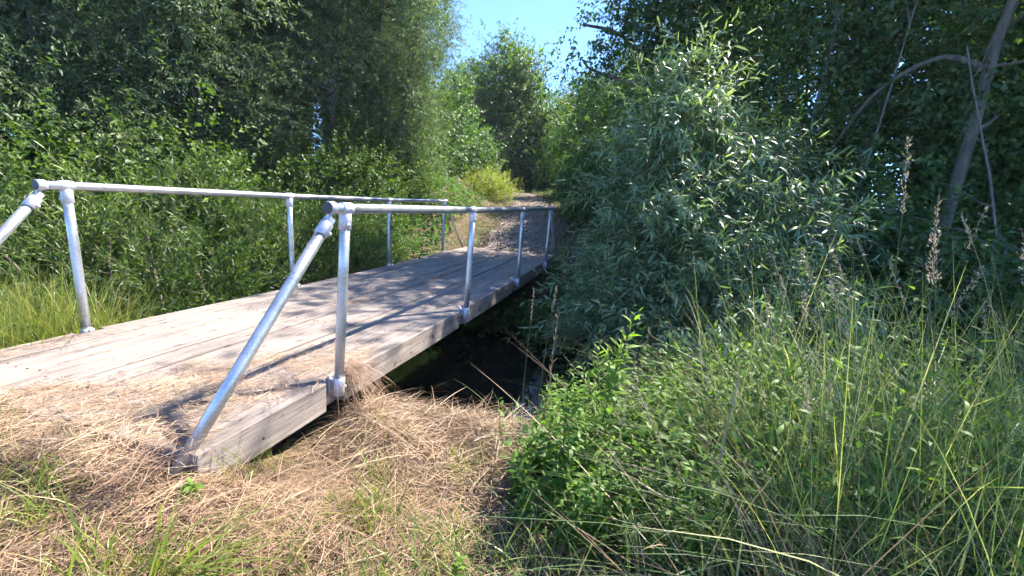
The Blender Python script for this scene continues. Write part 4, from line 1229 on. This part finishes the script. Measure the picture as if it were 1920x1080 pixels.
for i in range(36):
    x = U(1.5, 3.6); y = U(-.7, .8)
    if math.hypot(x - 1.574, y + 2.185) < 1.3: continue
    h = (.72 + .68 * float(sstep(1.7, 2.8, x))) * U(.8, 1.15)
    seed_grass(SGL, x, y, h, (U(-.35, .35), U(-.2, .2)), head=U(.10, .2), n=50, spread=U(.2, .6), green=U(.3, 1))
TALL = [(2.72, -.30, 1.55, .1), (2.85, -.2, 1.4, .22), (2.54, -.43, 1.4, -.12), (2.46, -.17, 1.2, -.2), (2.95, -.35, 1.5, .18), (2.32, .1, 1.1, -.1), (2.18, -.07, 1.1, -.15), (3.0, -.05, 1.45, -.1), (2.7, -.55, 1.25, .25), (3.1, -.2, 1.6, -.05), (2.6, 0.05, 1.3, .15), (2.38, -.5, 1.0, -.3), (2.9, -.5, 1.3, .05), (3.2, .1, 1.5, .1)]
ORD = 'rightmost,second,third,fourth,fifth,sixth,seventh,eighth,ninth,tenth,eleventh,twelfth,thirteenth,fourteenth'.split(',')
def across(s):      # bearing of a stalk's head as seen from the bridge end of the bank
    hx, hy = s[0] + .14 + s[3] * s[2] * 1.05 - 1.574, s[1] + .05 + 2.185
    return math.atan2(hx, hy)
for i, (x, y, h, lx) in enumerate(sorted(TALL, key=across, reverse=True)):
    lb = ('rightmost head in' if i == 0 else ORD[i] + ' head from the right in') + ' the bunch of tall seeding grass at the picture edge'
    seed_grass(lb, x + .14, y + .05, h * 1.05, (lx, 0), head=U(.14, .24), n=120, spread=U(.3, .55), group='tall stalks at the picture edge', w=.022)
seed_grass('tallest seeding grass stalk, its pale head against the dark wood', 2.52, -.30, 1.78, (-.06, 0), .26, n=90, spread=.25, group=None)
seed_grass('second tall seeding stalk right beside the tallest one', 2.70, -.22, 1.6, (-.08, 0), .2, n=70, spread=.25, group=None)
seed_grass('yellow seeding stalk before the last post of the near handrail', 1.02, .35, .92, (.02, 0), .2, n=50, spread=.12, group=None)
seed_grass('yellow seeding stalk between the last post and the willow bush', 1.12, .35, .95, (.05, 0), .16, n=50, spread=.12, group=None)
for i in range(24):
    x = U(-4.6, -2.3); y = U(-.7, .9)
    seed_grass('tawny seeding grass stalk in the sunny grass beyond the far rail', x, y, U(.5, .95), (U(-.4, .5), U(-.2, .2)), head=U(.08, .14), n=36, spread=.3, group='seeding stalks in the sunny grass')
# a dry bean-like seed plant at the lip of the bank
def seed_plant(label, x, y, h):
    z = G(x, y); b = (x, y, z)
    root = empty('dry_seed_plant', b, label, 'weed')
    st, pod = Tris(), Tris()
    D = nrm(np.array([[.02, 0, 1.]]))
    shoots(pod, np.array([[x, y, z]]), D, np.array([h]), 34, .05, .006, .75, .02, .04, np.array([.6]), .3, -.25, -.2, False, t0=.3, stem=st, sr=.003, taper=.4)
    link('pods', pod.mesh('pods', b), 'dry_grass', root); link('stem', st.mesh('stem', b), 'dry_stem', root)
seed_plant('dry stalk hung with narrow curled pods on the lip of the bank', 1.18, .28, .85)
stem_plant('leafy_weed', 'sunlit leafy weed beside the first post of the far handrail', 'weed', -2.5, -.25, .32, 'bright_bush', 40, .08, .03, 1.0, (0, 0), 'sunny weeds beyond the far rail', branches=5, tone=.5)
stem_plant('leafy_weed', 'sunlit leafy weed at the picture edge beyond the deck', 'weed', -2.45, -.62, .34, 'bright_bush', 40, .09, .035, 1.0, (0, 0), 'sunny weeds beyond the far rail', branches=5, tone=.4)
stem_plant('leafy_weed', 'tiny bright leafy sprig in the hay by the brace foot', 'weed', .03, -.98, .12, 'weed', 16, .06, .03, 1.1, (.1, 0), None, branches=2, tone=.9, sr=.002)
stem_plant('leafy_weed', 'leafy sprig in the hay at the bottom of the picture', 'weed', 1.12, -.98, .22, 'weed', 22, .05, .028, 1.1, (.1, 0), None, branches=3, tone=.7, sr=.002)
# tall yellow stick
pole('upright yellow dry stick in the middle of the rank grass', [(1.98, -.35, -.3), (2.0, -.35, .15), (2.02, -.34, .52)], .006, .004, 'stick', 'dry_stick', 'dry_stem', ())

# added bluish volume imitating a lens veil, to lift the dark gaps
hz_v = np.array([[sx * 60 - 2, 20 + sy * 50, sz] for sx in (-1, 1) for sy in (-1, 1) for sz in (-3.0, 15.0)])
hz_f = np.array([[0, 1, 3, 2], [4, 6, 7, 5], [0, 4, 5, 1], [2, 3, 7, 6], [0, 2, 6, 4], [1, 5, 7, 3]])
hm, hnt, hout = new_mat('shadow_lift_veil')
pv = hnt.nodes.new('ShaderNodeVolumePrincipled')
pv.inputs['Color'].default_value = (.80, .90, 1.0, 1)
pv.inputs['Density'].default_value = .0007
pv.inputs['Anisotropy'].default_value = .2
hnt.links.new(pv.outputs[0], hout.inputs['Volume'])
MAT['haze'] = hm
tag(link('haze', mesh_np('haze', hz_v, hz_f), 'haze'), 'added bluish veil volume lifting the shadows between the trees', kind='stuff')
